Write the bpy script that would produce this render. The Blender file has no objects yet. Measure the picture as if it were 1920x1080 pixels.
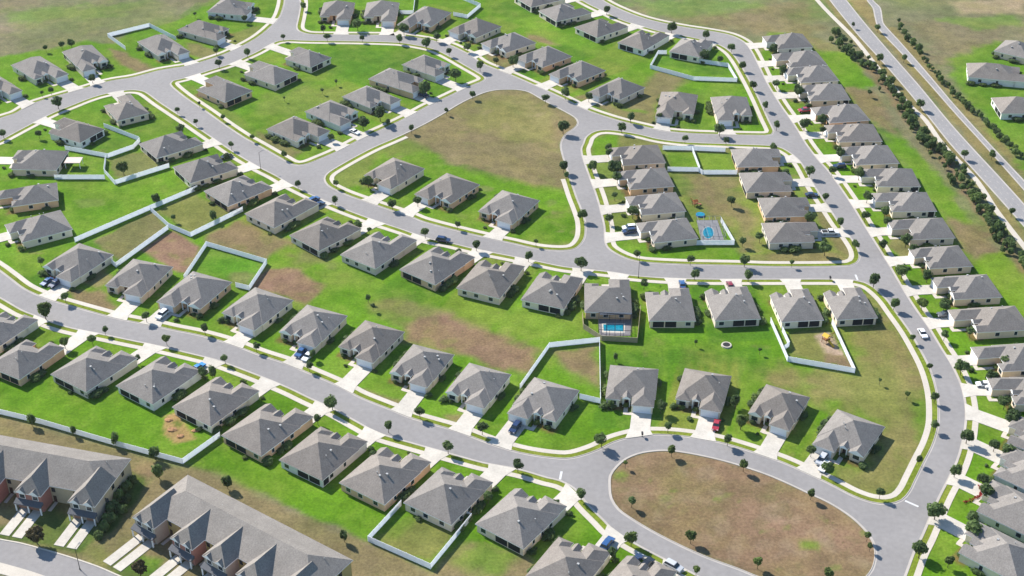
import bpy, bmesh, math, random
import numpy as np
from mathutils import Vector, Matrix
from mathutils.geometry import delaunay_2d_cdt

random.seed(7); rng = np.random.default_rng(7)
R = math.radians
scene = bpy.context.scene
COL = scene.collection

# ------------------------------------------------------------------ camera model
H, F, PITCH = 240.0, 2600.0, R(33.3)
CP, SP = math.cos(PITCH), math.sin(PITCH)
def G(px, py, z=0.0):
    """image point of the aerial survey -> world point at height z"""
    x, y = px - 960.0, 540.0 - py
    dx, dy, dz = x, F*CP + y*SP, -F*SP + y*CP
    t = (z - H)/dz
    return Vector((dx*t, dy*t, z))
def scale_at(py):
    ph = PITCH + math.atan((py - 540)/F)
    return F*math.sin(ph)/(H*math.cos(ph - PITCH))

cam_d = bpy.data.cameras.new('camera'); cam = bpy.data.objects.new('camera', cam_d); COL.objects.link(cam)
cam.location = (0, 0, H); cam.rotation_euler = (math.pi/2 - PITCH, 0, 0)
cam_d.sensor_width = 36; cam_d.lens = 36*F/1920; cam_d.clip_start = 1; cam_d.clip_end = 12000
scene.camera = cam

# ------------------------------------------------------------------ light
SUN_EL = R(38)
SH = Vector((0.71, -0.70, 0)).normalized()          # where shadows fall
to_sun = Vector((-SH.x*math.cos(SUN_EL), -SH.y*math.cos(SUN_EL), math.sin(SUN_EL)))
sd = bpy.data.lights.new('sun', 'SUN'); sun = bpy.data.objects.new('sun', sd); COL.objects.link(sun)
sd.energy = 5.0; sd.angle = R(0.5); sd.color = (1.0, 0.94, 0.845)
sun.rotation_euler = to_sun.to_track_quat('Z', 'Y').to_euler()
world = bpy.data.worlds.new('World'); scene.world = world; world.use_nodes = True
nt = world.node_tree; bg = nt.nodes['Background']
sky = nt.nodes.new('ShaderNodeTexSky'); sky.sky_type = 'NISHITA'; sky.sun_disc = False
sky.air_density = 1.6; sky.dust_density = 0.2; sky.ozone_density = 6.0; sky.sun_elevation = SUN_EL; sky.sun_rotation = math.atan2(to_sun.x, to_sun.y)
nt.links.new(sky.outputs[0], bg.inputs[0]); bg.inputs[1].default_value = 0.095
vs = scene.view_settings; vs.view_transform = 'Standard'; vs.look = 'None'; vs.gamma = 1; vs.exposure = 1.0

# ------------------------------------------------------------------ materials
KA = 0.52
def lin(c): 
    c = c/255.0
    return c/12.92 if c <= 0.04045 else ((c + 0.055)/1.055)**2.4
def alb(r, g, b, k=None): 
    k = KA if k is None else k
    return tuple(lin(v)*k for v in (r, g, b))
MATS = {}
def mat(name, rgb, n=0.0, scale=1.0, rough=0.9, rand=0.0, n2=0.0, scale2=8.0, spec=0.2, metal=0.0, coat=0.0, coords='Object'):
    if name in MATS: return MATS[name]
    m = bpy.data.materials.new(name); m.use_nodes = True; t = m.node_tree; N, L = t.nodes, t.links
    b = N['Principled BSDF']; b.inputs['Roughness'].default_value = rough; b.inputs['Metallic'].default_value = metal
    b.inputs['Specular IOR Level'].default_value = spec; b.inputs['Coat Weight'].default_value = coat
    cur = N.new('ShaderNodeRGB'); cur.outputs[0].default_value = (*rgb, 1); cur = cur.outputs[0]
    geo = N.new('ShaderNodeNewGeometry'); tc = N.new('ShaderNodeTexCoord')
    src = geo.outputs['Position'] if coords == 'World' else tc.outputs['Object']
    def mul(cur, fac_socket, lo, hi, f0=0.3, f1=0.7):
        mr = N.new('ShaderNodeMapRange'); mr.inputs[1].default_value = f0; mr.inputs[2].default_value = f1
        mr.inputs[3].default_value = lo; mr.inputs[4].default_value = hi; L.new(fac_socket, mr.inputs[0])
        vm = N.new('ShaderNodeVectorMath'); vm.operation = 'SCALE'; L.new(cur, vm.inputs[0]); L.new(mr.outputs[0], vm.inputs['Scale'])
        return vm.outputs[0]
    for amt, sc in ((n, scale), (n2, scale2)):
        if amt:
            nz = N.new('ShaderNodeTexNoise'); nz.inputs['Scale'].default_value = sc; nz.inputs['Detail'].default_value = 4
            L.new(src, nz.inputs['Vector']); cur = mul(cur, nz.outputs[0], 1 - amt, 1 + amt)
    if rand:
        oi = N.new('ShaderNodeObjectInfo'); cur = mul(cur, oi.outputs['Random'], 1 - rand, 1 + rand, 0, 1)
    L.new(cur, b.inputs['Base Color']); MATS[name] = m
    return m

M_ASPHALT = mat('asphalt', alb(170, 166, 165), 0.07, 0.05, 0.9, 0, 0.07, 0.7, coords='World')
M_HIGHWAY = mat('highway asphalt', alb(174, 171, 171), 0.08, 0.08, 0.9, 0, 0.08, 1.2, coords='World')
M_CONC = mat('pale concrete', alb(232, 222, 208), 0.07, 0.15, 0.85, 0, 0.06, 2.0, coords='World')
M_CURB = mat('kerb concrete', alb(212, 204, 196), 0.10, 0.2, 0.9, coords='World')
M_DRIVE = mat('driveway concrete', alb(234, 226, 214), 0.10, 0.25, 0.85, 0.07, 0.08, 1.6, coords='World')
M_PAINT = mat('white road paint', alb(245, 245, 245), 0.1, 1.0)
M_YELLOW = mat('yellow road paint', alb(230, 200, 110), 0.1, 1.0)
M_ROOF = mat('grey shingles', alb(161, 155, 150), 0.10, 0.35, 0.95, 0.09, 0.18, 2.6, spec=0.1)
M_ROOFB = mat('brownish shingles', alb(160, 152, 145), 0.10, 0.35, 0.95, 0.09, 0.18, 2.6, spec=0.1)
M_ROOFT = mat('town house shingles', alb(168, 161, 154), 0.10, 0.3, 0.95, 0.03, 0.18, 2.6, spec=0.1)
M_TRIM = mat('white trim', alb(242, 242, 242, .9), 0.03, 1)
M_FENCE = mat('white vinyl', alb(246, 248, 252, .9), 0.03, 0.8, 0.5)
def translucent(m, f, rgb):
    t = m.node_tree; b = t.nodes['Principled BSDF']; tr = t.nodes.new('ShaderNodeBsdfTranslucent'); tr.inputs[0].default_value = (*rgb, 1)
    mx = t.nodes.new('ShaderNodeMixShader'); mx.inputs[0].default_value = f
    t.links.new(b.outputs[0], mx.inputs[1]); t.links.new(tr.outputs[0], mx.inputs[2]); t.links.new(mx.outputs[0], t.nodes['Material Output'].inputs[0])
translucent(M_FENCE, .45, (.86, .88, .92))      # thin vinyl lets daylight through
M_TANF = mat('tan boards', alb(200, 186, 150), 0.1, 1.5)
M_GLASS = mat('dark window glass', (0.02, 0.03, 0.04), 0, 1, 0.15, spec=0.5)
M_SCREEN = mat('dark lanai screen', (0.012, 0.014, 0.02), 0.2, 2, 0.6)
M_GARAGE = mat('garage door', alb(236, 238, 244, .85), 0.02, 2, 0.5)
M_DOOR = mat('front door', alb(95, 70, 60), 0.1, 2, 0.5)
M_VENT = mat('vent metal', alb(205, 205, 205), 0.1, 3, 0.5)
M_DARKM = mat('dark bronze metal', alb(60, 58, 58), 0.1, 3, 0.5)
M_GREYM = mat('galvanised metal', alb(150, 152, 155), 0.1, 3, 0.5)
M_TRUNK = mat('bark', (0.09, 0.065, 0.045), 0.3, 6)
M_WATER = mat('pool water', alb(24, 150, 178), 0.18, 0.9, 0.08, 0, .1, 3.5, spec=0.6)
M_TYRE = mat('tyre rubber', (0.015, 0.015, 0.016), 0, 1, 0.8)
M_RIM = mat('wheel rim', (0.35, 0.35, 0.36), 0, 1, 0.35, metal=0.6)
M_LAMP = mat('headlight glass', (0.7, 0.7, 0.72), 0, 1, 0.2)
M_TAIL = mat('tail light', (0.35, 0.01, 0.01), 0, 1, 0.3)
WALLS = [mat('beige stucco', alb(226, 205, 180, .9), 0.05, 1.2), mat('cream stucco', alb(232, 220, 196, .9), 0.05, 1.2),
         mat('tan stucco', alb(222, 182, 146, .9), 0.05, 1.2), mat('grey white stucco', alb(226, 224, 218, .9), 0.05, 1.2),
         mat('greige stucco', alb(208, 196, 180, .9), 0.05, 1.2)]

def foliage(name, rgb, rand=0.25):
    m = bpy.data.materials.new(name); m.use_nodes = True; t = m.node_tree; N, L = t.nodes, t.links
    b = N['Principled BSDF']; b.inputs['Roughness'].default_value = 0.7; b.inputs['Specular IOR Level'].default_value = 0.15
    oi = N.new('ShaderNodeObjectInfo'); geo = N.new('ShaderNodeNewGeometry')
    nz = N.new('ShaderNodeTexNoise'); nz.inputs['Scale'].default_value = 1.1; nz.inputs['Detail'].default_value = 3
    L.new(geo.outputs['Position'], nz.inputs['Vector'])
    ad = N.new('ShaderNodeMath'); ad.operation = 'MULTIPLY_ADD'; ad.inputs[1].default_value = 0.5
    L.new(oi.outputs['Random'], ad.inputs[0]); L.new(nz.outputs[0], ad.inputs[2])
    rp = N.new('ShaderNodeValToRGB'); e = rp.color_ramp.elements
    e[0].position = 0.3; e[0].color = (*[c*(1 - rand*2) for c in rgb], 1)
    e[1].position = 1.0; e[1].color = (rgb[0]*(1 + rand*2.6), rgb[1]*(1 + rand*1.6), rgb[2]*(1 + rand*0.6), 1)
    L.new(ad.outputs[0], rp.inputs[0]); L.new(rp.outputs[0], b.inputs['Base Color'])
    tr = N.new('ShaderNodeBsdfTranslucent'); L.new(rp.outputs[0], tr.inputs[0]); mx = N.new('ShaderNodeMixShader'); mx.inputs[0].default_value = .45
    L.new(b.outputs[0], mx.inputs[1]); L.new(tr.outputs[0], mx.inputs[2]); L.new(mx.outputs[0], N['Material Output'].inputs[0])
    MATS[name] = m; return m
M_LEAF = foliage('dark leaves', (0.078, 0.138, 0.056))
M_LEAFG = foliage('green leaves', (0.095, 0.155, 0.05))
M_LEAFH = foliage('hedgerow leaves', (0.10, 0.168, 0.06))
M_LEAFB = foliage('bronze leaves', (0.075, 0.07, 0.04))
M_LEAFR = foliage('red blossom', (0.30, 0.03, 0.03))

def ground_mat(name, vcol=True, rgb=(0, 0, 0)):
    m = bpy.data.materials.new(name); m.use_nodes = True; t = m.node_tree; N, L = t.nodes, t.links
    b = N['Principled BSDF']; b.inputs['Roughness'].default_value = 1.0; b.inputs['Specular IOR Level'].default_value = 0.05
    geo = N.new('ShaderNodeNewGeometry')
    if vcol:
        c = N.new('ShaderNodeVertexColor'); c.layer_name = 'cover'; cur = c.outputs[0]
    else:
        c = N.new('ShaderNodeRGB'); c.outputs[0].default_value = (*rgb, 1); cur = c.outputs[0]
    def noise(sc, det=4):
        n = N.new('ShaderNodeTexNoise'); n.inputs['Scale'].default_value = sc; n.inputs['Detail'].default_value = det
        n.inputs['Roughness'].default_value = 0.65
        L.new(geo.outputs['Position'], n.inputs['Vector']); return n.outputs[0]
    # hue drift towards straw
    mr = N.new('ShaderNodeMapRange'); mr.inputs[1].default_value = 0.45; mr.inputs[2].default_value = 0.75; mr.inputs[3].default_value = 0; mr.inputs[4].default_value = 0.36
    L.new(noise(0.055, 5), mr.inputs[0])
    mx = N.new('ShaderNodeMix'); mx.data_type = 'RGBA'; L.new(mr.outputs[0], mx.inputs[0]); L.new(cur, mx.inputs[6])
    mx.inputs[7].default_value = (*alb(158, 146, 84), 1); cur = mx.outputs[2]
    for sc, lo, hi in ((0.03, 0.90, 1.12), (0.22, 0.80, 1.20), (1.3, 0.74, 1.26)):
        r_ = N.new('ShaderNodeMapRange'); r_.inputs[1].default_value = 0.3; r_.inputs[2].default_value = 0.7; r_.inputs[3].default_value = lo; r_.inputs[4].default_value = hi
        L.new(noise(sc), r_.inputs[0])
        v = N.new('ShaderNodeVectorMath'); v.operation = 'SCALE'; L.new(cur, v.inputs[0]); L.new(r_.outputs[0], v.inputs['Scale']); cur = v.outputs[0]
    # weed clumps and worn spots
    for sc, lo_, hi_, f, c_ in ((0.85, .60, .70, .45, alb(84,112,44)), (0.42, .63, .73, .40, alb(164,148,104)), (2.2, .62, .72, .35, alb(92,104,48))):
        r_ = N.new('ShaderNodeMapRange'); r_.inputs[1].default_value = lo_; r_.inputs[2].default_value = hi_; r_.inputs[3].default_value = 0; r_.inputs[4].default_value = f
        L.new(noise(sc, 5), r_.inputs[0]); x_ = N.new('ShaderNodeMix'); x_.data_type = 'RGBA'; L.new(r_.outputs[0], x_.inputs[0]); L.new(cur, x_.inputs[6]); x_.inputs[7].default_value = (*c_, 1); cur = x_.outputs[2]
    L.new(cur, b.inputs['Base Color']); return m
M_GROUND = ground_mat('lawn and soil')
M_VERGE = ground_mat('verge grass', False, alb(132, 150, 52))

# ------------------------------------------------------------------ object helpers
def tag(o, label=None, cat=None, group=None, kind=None):
    if label: o['label'] = label
    if cat: o['category'] = cat
    if group: o['group'] = group
    if kind: o['kind'] = kind
    return o
def link(name, me, parent=None):
    o = bpy.data.objects.new(name, me); COL.objects.link(o)
    if parent: o.parent = parent
    return o
def empty(name, loc, rz=0.0):
    o = bpy.data.objects.new(name, None); COL.objects.link(o); o.location = loc; o.rotation_euler = (0, 0, rz)
    o.empty_display_size = 0.5
    return o
class MB:
    def __init__(s): s.v, s.f, s.m = [], [], []
    def add(s, vs, fs, mi=0):
        k = len(s.v); s.v += [tuple(v) for v in vs]; s.f += [tuple(i + k for i in f) for f in fs]; s.m += [mi]*len(fs)
        return s
    def box(s, x0, x1, y0, y1, z0, z1, mi=0):
        return s.add([(x0,y0,z0),(x1,y0,z0),(x1,y1,z0),(x0,y1,z0),(x0,y0,z1),(x1,y0,z1),(x1,y1,z1),(x0,y1,z1)],
              [(0,3,2,1),(4,5,6,7),(0,1,5,4),(1,2,6,5),(2,3,7,6),(3,0,4,7)], mi)
    def tube(s, p, q, r0, r1=None, n=6, mi=0):
        r1 = r0 if r1 is None else r1; p, q = Vector(p), Vector(q); d = (q - p).normalized()
        a = d.orthogonal().normalized(); b = d.cross(a)
        vs = [p + (a*math.cos(2*math.pi*i/n) + b*math.sin(2*math.pi*i/n))*r0 for i in range(n)] + \
             [q + (a*math.cos(2*math.pi*i/n) + b*math.sin(2*math.pi*i/n))*r1 for i in range(n)]
        return s.add(vs, [(i, (i+1) % n, n + (i+1) % n, n + i) for i in range(n)] + [tuple(range(n))[::-1], tuple(range(n, 2*n))], mi)
    def hip(s, x0, x1, y0, y1, z, p, gable=None, fas=0.2):
        """hip roof on a rectangle; gable: end ('front') that is a gable instead; slots 0 shingles, 1 trim"""
        w, d = x1 - x0, y1 - y0
        if w <= d:
            h = w/2; a = (x0 + h, y0 + h, z + h*p); b = (x0 + h, y1 - (0 if gable else h), z + h*p)
            fs = [(0, 4, 5, 3), (1, 2, 5, 4), (0, 1, 4)]; end = (2, 3, 5)
        else:
            h = d/2; a = (x0 + h, y0 + h, z + h*p); b = (x1 - h, y0 + h, z + h*p)
            fs = [(0, 1, 5, 4), (2, 3, 4, 5), (3, 0, 4)]; end = (1, 2, 5)
        vs = [(x0,y0,z),(x1,y0,z),(x1,y1,z),(x0,y1,z), a, b]
        s.add(vs, fs, 0); s.add([vs[i] for i in end], [(0,1,2)], 1 if (gable and w <= d) else 0)
        c = [(x0,y0),(x1,y0),(x1,y1),(x0,y1)]
        s.add([(x,y,z-fas) for x,y in c] + [(x,y,z) for x,y in c], [(0,3,2,1),(0,1,5,4),(1,2,6,5),(2,3,7,6),(3,0,4,7)], 1)
        return s
    def build(s, name, mats, parent=None, smooth=False):
        me = bpy.data.meshes.new(name); me.from_pydata(s.v, [], s.f)
        mats = mats if isinstance(mats, (list, tuple)) else [mats]
        for m in mats: me.materials.append(m)
        if any(s.m): me.polygons.foreach_set('material_index', s.m)
        if smooth: me.polygons.foreach_set('use_smooth', [True]*len(s.f))
        me.update(); return link(name, me, parent)
ORD = ['zeroth','first','second','third','fourth','fifth','sixth','seventh','eighth','ninth','tenth','eleventh','twelfth','thirteenth','fourteenth','fifteenth','sixteenth','seventeenth','eighteenth','nineteenth','twentieth']

# ------------------------------------------------------------------ street network (kerb lines)
NW = [(-110,268),(-50,244),(0,222),(30,212),(55,197),(87,186),(125,175),(160,165),(187,157),(212,151),(250,145),(300,132),(350,124),(375,117),(425,100),(480,72),(513,45),(523,33),(528,22),(532,8),(533,0),(537,-40),(540,-75)]
EA = [(1070,-45),(1130,0),(1160,16),(1210,35),(1272,49),(1335,59),(1372,67),(1397,80),(1410,97),(1422,120),(1440,157),(1465,198),(1482,222),(1497,245),(1512,270),(1535,300),(1555,322),(1580,357),(1600,387),(1620,420),(1640,452),(1665,492),(1690,535),(1707,563),(1723,587),(1741,612),(1767,655),(1782,678),(1797,708),(1806,732),(1812,770),(1810,805),(1805,832),(1795,865),(1780,897),(1762,932),(1745,970),(1730,1005),(1715,1035),(1702,1070),(1680,1130)]
SW = [(1480,1165),(1380,1120),(1297,1075),(1255,1054),(1222,1037),(1185,1017),(1150,995),(1130,975),(1100,945),(1077,917),(1050,902),(1025,896),(985,884),(955,877),(905,868),(825,846),(785,835),(710,813),(675,795),(630,770),(580,747),(545,730),(510,715),(475,701),(410,677),(372,667),(287,647),(252,640),(185,626),(135,616),(100,606),(65,592),(40,582),(0,559),(-60,528),(-120,490)]
B2a = [(1068,335),(1070,340),(1080,370),(1090,395),(1097,420),(1095,447),(1080,465),(1055,470),(1010,467),(960,456),(927,449),(855,432),(792,415),(770,406),(727,392),(692,380),(655,367),(632,357),(615,347),(609,335),(615,325),(635,312),(667,294),(700,277),(730,264),(755,253)]
B2b = [(755,253),(792,235),(825,217),(867,192),(905,175),(930,169),(960,168),(975,169),(992,173),(1022,190),(1060,210),(1078,221),(1083,231),(1077,240),(1060,252),(1051,270),(1054,290),(1062,315),(1068,335)]
B1 = [(320,157),(324,152),(345,147),(375,138),(397,131),(430,121),(455,110),(483,97),(508,83),(523,77),(543,75),(567,76),(617,77),(667,77.5),(745,80),(775,84),(812,92),(842,106),(870,122),(900,139),(909,146),(905,152),(880,162),(842,180),(800,200),(767,218),(730,236),(680,259),(630,285),(595,300),(577,307),(560,310),(548,308),(535,301),(505,284),(475,267),(460,259),(425,236),(390,211),(350,184),(326,165)]
B3 = [(1095,269),(1100,257),(1115,247),(1135,244),(1160,246),(1197,252),(1235,261),(1285,267),(1360,270),(1440,273),(1460,276),(1477,284),(1497,300),(1510,319),(1522,342),(1540,370),(1557,395),(1575,422),(1595,447),(1608,468),(1611,483),(1605,493),(1593,498),(1540,500),(1440,500),(1385,498),(1285,496),(1210,492),(1180,486),(1155,475),(1140,464),(1135,450),(1134,425),(1127,395),(1120,370),(1110,342),(1100,315),(1092,290),(1091,278)]
B4 = [(568,-50),(564,3),(564,13),(560,35),(557,50),(561,58),(580,64),(617,65),(667,65.5),(730,66),(767,69),(805,75),(842,84),(880,102),(905,119),(942,134),(960,141),(1010,163),(1060,186),(1085,199),(1110,210),(1160,226),(1210,238),(1247,246),(1310,251),(1435,254),(1447,252),(1450,246),(1440,225),(1417,175),(1390,125),(1372,100),(1350,85),(1322,76),(1285,68),(1242,60),(1172,40),(1135,23),(1100,6),(1060,-18),(1030,-45)]
B5 = [(-60,290),(0,264),(15,256),(60,232),(100,212),(137,197),(162,187),(190,178),(225,171),(252,169),(272,173),(300,193),(350,226),(382,248),(410,267),(440,287),(480,311),(517,330),(542,345),(580,364),(620,382),(665,400),(712,417),(755,431),(800,447),(840,455),(890,467),(960,481),(1010,491),(1060,501),(1150,511),(1185,517),(1252,522),(1335,524),(1440,524),(1555,524),(1603,526),(1620,530),(1637,539),(1660,560),(1680,587),(1705,622),(1727,660),(1742,690),(1752,720),(1758,752),(1759,790),(1756,810),(1747,837),(1732,867),(1715,902),(1705,922),(1690,938),(1665,945),(1635,942),(1600,930),(1565,912),(1535,897),(1500,881),(1465,866),(1422,851),(1360,832),(1310,822),(1260,816),(1210,815),(1185,819),(1150,829),(1120,844),(1085,856),(1060,860),(1022,857),(985,851),(960,845),(930,836),(900,825),(855,808),(775,785),(735,769),(675,745),(640,726),(580,700),(537,682),(485,665),(435,646),(375,629),(325,619),(290,611),(232,600),(195,591),(120,570),(85,559),(47,542),(20,522),(0,507),(-50,470),(-90,400)]
OVAL = [(1144,915),(1145,892),(1157,875),(1175,860),(1205,849),(1247,845),(1285,849),(1335,859),(1380,871),(1437,890),(1477,907),(1515,925),(1552,942),(1585,962),(1610,982),(1630,1005),(1640,1027),(1640,1052),(1630,1075),(1600,1100),(1550,1112),(1500,1106),(1422,1082),(1385,1067),(1330,1047),(1280,1025),(1225,997),(1185,973),(1160,955),(1147,935)]

def gp(pts): return [G(x, y).to_2d() for x, y in pts]
def smooth(P, closed, n=4):
    out = []; N = len(P)
    for i in range(N if closed else N - 1):
        p0 = P[(i-1) % N] if closed or i > 0 else P[0]; p1 = P[i]; p2 = P[(i+1) % N]
        p3 = P[(i+2) % N] if closed or i + 2 < N else P[-1]
        k = max(1, min(n, int((p2 - p1).length/1.5)))
        m1 = (p2 - p0)*0.5; m2 = (p3 - p1)*0.5; L = (p2 - p1).length
        if m1.length > L: m1 = m1*(L/m1.length)
        if m2.length > L: m2 = m2*(L/m2.length)
        for j in range(k):
            t = j/k; t2, t3 = t*t, t*t*t
            out.append(p1*(2*t3-3*t2+1) + m1*(t3-2*t2+t) + p2*(-2*t3+3*t2) + m2*(t3-t2))
    if not closed: out.append(P[-1])
    return out
def area(P): return sum(P[i].x*P[(i+1) % len(P)].y - P[(i+1) % len(P)].x*P[i].y for i in range(len(P)))/2
def offs(P, closed, d):
    N = len(P); out = []
    for i in range(N):
        a = P[i-1] if (closed or i > 0) else P[i]; b = P[(i+1) % N] if (closed or i < N-1) else P[i]
        e1 = (P[i] - a); e2 = (b - P[i])
        if e1.length < 1e-6: e1 = e2
        if e2.length < 1e-6: e2 = e1
        n1 = Vector((-e1.y, e1.x)).normalized(); n2 = Vector((-e2.y, e2.x)).normalized()
        n = (n1 + n2).normalized(); c = max(0.55, n.dot(n1)); out.append(P[i] + n*(d/c))
    return out
def band(P, closed, rings, mb, mi=0):
    """rings: list of (offset, z) -> quads between successive rings"""
    O = [[(q.x, q.y, z) for q in offs(P, closed, d)] for d, z in rings]; N = len(P)
    for r in range(len(O) - 1):
        k = len(mb.v); mb.v += O[r] + O[r+1]
        for i in range(N if closed else N - 1):
            j = (i+1) % N; mb.f.append((k+i, k+j, k+N+j, k+N+i)); mb.m.append(mi)
def loop(px):
    P = smooth(gp(px), True)
    return P if area(P) > 0 else P[::-1]
L_B1, L_B3, L_B4, L_B5, L_OV = (loop(p) for p in (B1, B3, B4, B5, OVAL))
P_B2a, P_B2b = smooth(gp(B2a), False), smooth(gp(B2b), False)
L_B2 = P_B2a[:-1] + P_B2b[:-1]; flip2 = area(L_B2) < 0
if flip2: L_B2 = L_B2[::-1]; P_B2a = P_B2a[::-1]; P_B2b = P_B2b[::-1]
P_NW, P_EA, P_SW = smooth(gp(NW), False), smooth(gp(EA), False), smooth(gp(SW), False)
CHAINS = [(P_NW, False, True), (P_EA, False, True), (P_SW, False, True), (L_B1, True, True), (L_B3, True, True), (L_B4, True, True), (L_B5, True, True),
          (P_B2a, False, True), (P_B2b, False, False), (L_OV, True, False)]
BLOCKS = [L_B1, L_B2, L_B3, L_B4, L_B5, L_OV]
OUTER = P_NW + gp([(545,-100),(1010,-100)]) + P_EA + gp([(1640,1200),(1560,1200)]) + P_SW + gp([(-170,470),(-170,300)])

def inside(p, poly):
    x, y = p[0], p[1]; c = False; n = len(poly); j = n - 1
    for i in range(n):
        a, b = poly[i], poly[j]
        if (a.y > y) != (b.y > y) and x < (b.x - a.x)*(y - a.y)/(b.y - a.y) + a.x: c = not c
        j = i
    return c
def sheet(name, outer, holes, z, m, kind='structure'):
    vs, es = [], []
    for P in [outer] + holes:
        k = len(vs); vs += [Vector((p.x, p.y)) for p in P]; es += [(k+i, k+(i+1) % len(P)) for i in range(len(P))]
    v, e, f, *_ = delaunay_2d_cdt(vs, es, [], 0, 1e-4)
    keep = []
    for t in f:
        c = (v[t[0]] + v[t[1]] + v[t[2]])/3
        if inside(c, outer) and not any(inside(c, h) for h in holes): keep.append(tuple(t))
    me = bpy.data.meshes.new(name); me.from_pydata([(p.x, p.y, z) for p in v], [], keep); me.materials.append(m)
    o = link(name, me); o['kind'] = kind
    return o
sheet('road', OUTER, BLOCKS, 0.02, M_ASPHALT)
kb, vb, sb = MB(), MB(), MB()
for P, cl, walk in CHAINS:
    band(P, cl, [(-0.45, 0.028), (0.0, 0.03), (0.02, 0.13), (0.22, 0.13), (0.24, 0.0)], kb)
    if walk:
        band(P, cl, [(0.24, 0.06), (1.65, 0.06)], vb)
        band(P, cl, [(1.64, 0.0), (1.65, 0.09), (3.25, 0.09), (3.26, 0.0)], sb)
tag(kb.build('kerb', M_CURB), kind='structure'); tag(vb.build('verge', M_VERGE), kind='structure'); tag(sb.build('pavement', M_CONC), kind='structure')
SEGS = []
for P, cl, w in CHAINS:
    n = len(P)
    for i in range(n if cl else n - 1): SEGS.append((P[i], P[(i+1) % n]))
def ray(o, d, maxd=45):
    best = None
    for a, b in SEGS:
        e = b - a; den = d.x*e.y - d.y*e.x
        if abs(den) < 1e-9: continue
        w = a - o; t = (w.x*e.y - w.y*e.x)/den; u = (w.x*d.y - w.y*d.x)/den
        if t > 0 and 0 <= u <= 1 and (best is None or t < best): best = t
    return best if best is not None and best < maxd else None

# highway, side road, trail, town house street
def strip2(name, left, right, z, m, kind='structure'):
    A, B = smooth(gp(left), False), smooth(gp(right), False)
    return sheet(name, A + B[::-1], [], z, m, kind)
HL = [(1530,-35),(1555,0),(1605,62),(1655,117),(1705,175),(1745,225),(1781,270),(1825,319),(1870,369),(1915,420),(1990,505)]
HR = [(1558,-35),(1587,0),(1625,47),(1675,105),(1725,162),(1777,225),(1817,270),(1870,327),(1920,382),(1990,460)]
SL = [(1612,-35),(1625,0),(1636,15),(1640,32),(1648,55),(1690,100),(1740,155),(1790,212),(1843,270),(1920,357),(1990,436)]
SR = [(1624,-35),(1637,0),(1651,15),(1656,42),(1665,54),(1690,81),(1740,138),(1790,197),(1856,270),(1920,338),(1990,412)]
TR = [(1505,-35),(1532,0),(1560,30),(1600,70),(1630,107),(1670,157),(1705,197),(1735,225),(1767,270),(1830,337),(1865,390),(1885,417),(1920,462),(1970,525)]
strip2('highway', HL, HR, 0.02, M_HIGHWAY); strip2('highway_carriageway', SL, SR, 0.02, M_HIGHWAY)
tb = MB(); band(smooth(gp(TR), False), False, [(-1.0, 0.0), (-.99, 0.05), (.99, 0.05), (1.0, 0.0)], tb); tag(tb.build('path', M_CONC), kind='structure')
mk = MB()
hl, hr, sl, sr = (smooth(gp(p), False, 6) for p in (HL, HR, SL, SR))
for P, o_ in ((hl, 0.25), (hr, -0.25), (sl, 0.2), (sr, -0.2)): band(P, False, [(o_ - 0.3, 0.03), (o_ + 0.3, 0.03)], mk, 1)
def dashes(PA, PB, fr, mi, n=90, w=0.14):
    for k in range(0, n):
        def at(P, t):
            L = [0]
            for i in range(len(P)-1): L.append(L[-1] + (P[i+1]-P[i]).length)
            s = t*L[-1]
            for i in range(len(P)-1):
                if L[i+1] >= s: return P[i].lerp(P[i+1], (s - L[i])/max(1e-6, L[i+1]-L[i]))
            return P[-1]
        a = at(PA, k/n).lerp(at(PB, k/n), fr); b = at(PA, (k+0.35)/n).lerp(at(PB, (k+0.35)/n), fr)
        d = (b - a).normalized(); nn = Vector((-d.y, d.x))*w
        mk.add([(*(a-nn), 0.03), (*(a+nn), 0.03), (*(b+nn), 0.03), (*(b-nn), 0.03)], [(0,3,2,1)], mi)
dashes(hl, hr, 0.33, 1, 60, .08); dashes(hl, hr, 0.66, 1, 60, .08); dashes(sl, sr, 0.5, 1, 60, .08)
def bar(p, q, w=0.3):
    a, b = G(*p).to_2d(), G(*q).to_2d(); d = (b-a).normalized(); nn = Vector((-d.y, d.x))*w
    mk.add([(*(a-nn), 0.03), (*(a+nn), 0.03), (*(b+nn), 0.03), (*(b-nn), 0.03)], [(0,3,2,1)], 0)
bar((1604,515),(1608,525)); bar((1053,884),(1050,899)); bar((1697,939),(1722,950)); pass
tag(mk.build('road_marking', [M_PAINT, M_CURB]), kind='structure')
strip2('street', [(-80,992),(0,1012),(42,1020),(120,1042),(180,1062),(215,1077),(300,1115),(430,1195),(600,1290)], [(-80,1035),(0,1055),(75,1077),(160,1110),(250,1155),(385,1240),(560,1340)], 0.02, M_ASPHALT)
tw = MB(); band(smooth(gp([(560,1340),(385,1240),(250,1155),(160,1110),(75,1077),(0,1055),(-80,1035)]), False), False, [(0, 0.02), (0.02, 0.12), (3.2, 0.12), (3.22, 0)], tw)
band(smooth(gp([(-80,992),(0,1012),(42,1020),(120,1042),(180,1062),(215,1077),(300,1115),(430,1195),(600,1290)]), False), False, [(-0.1, 0.02), (-0.08, 0.12), (0.3, 0.12), (0.32, 0)], tw)
tag(tw.build('street_kerb', M_CONC), kind='structure')

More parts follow.
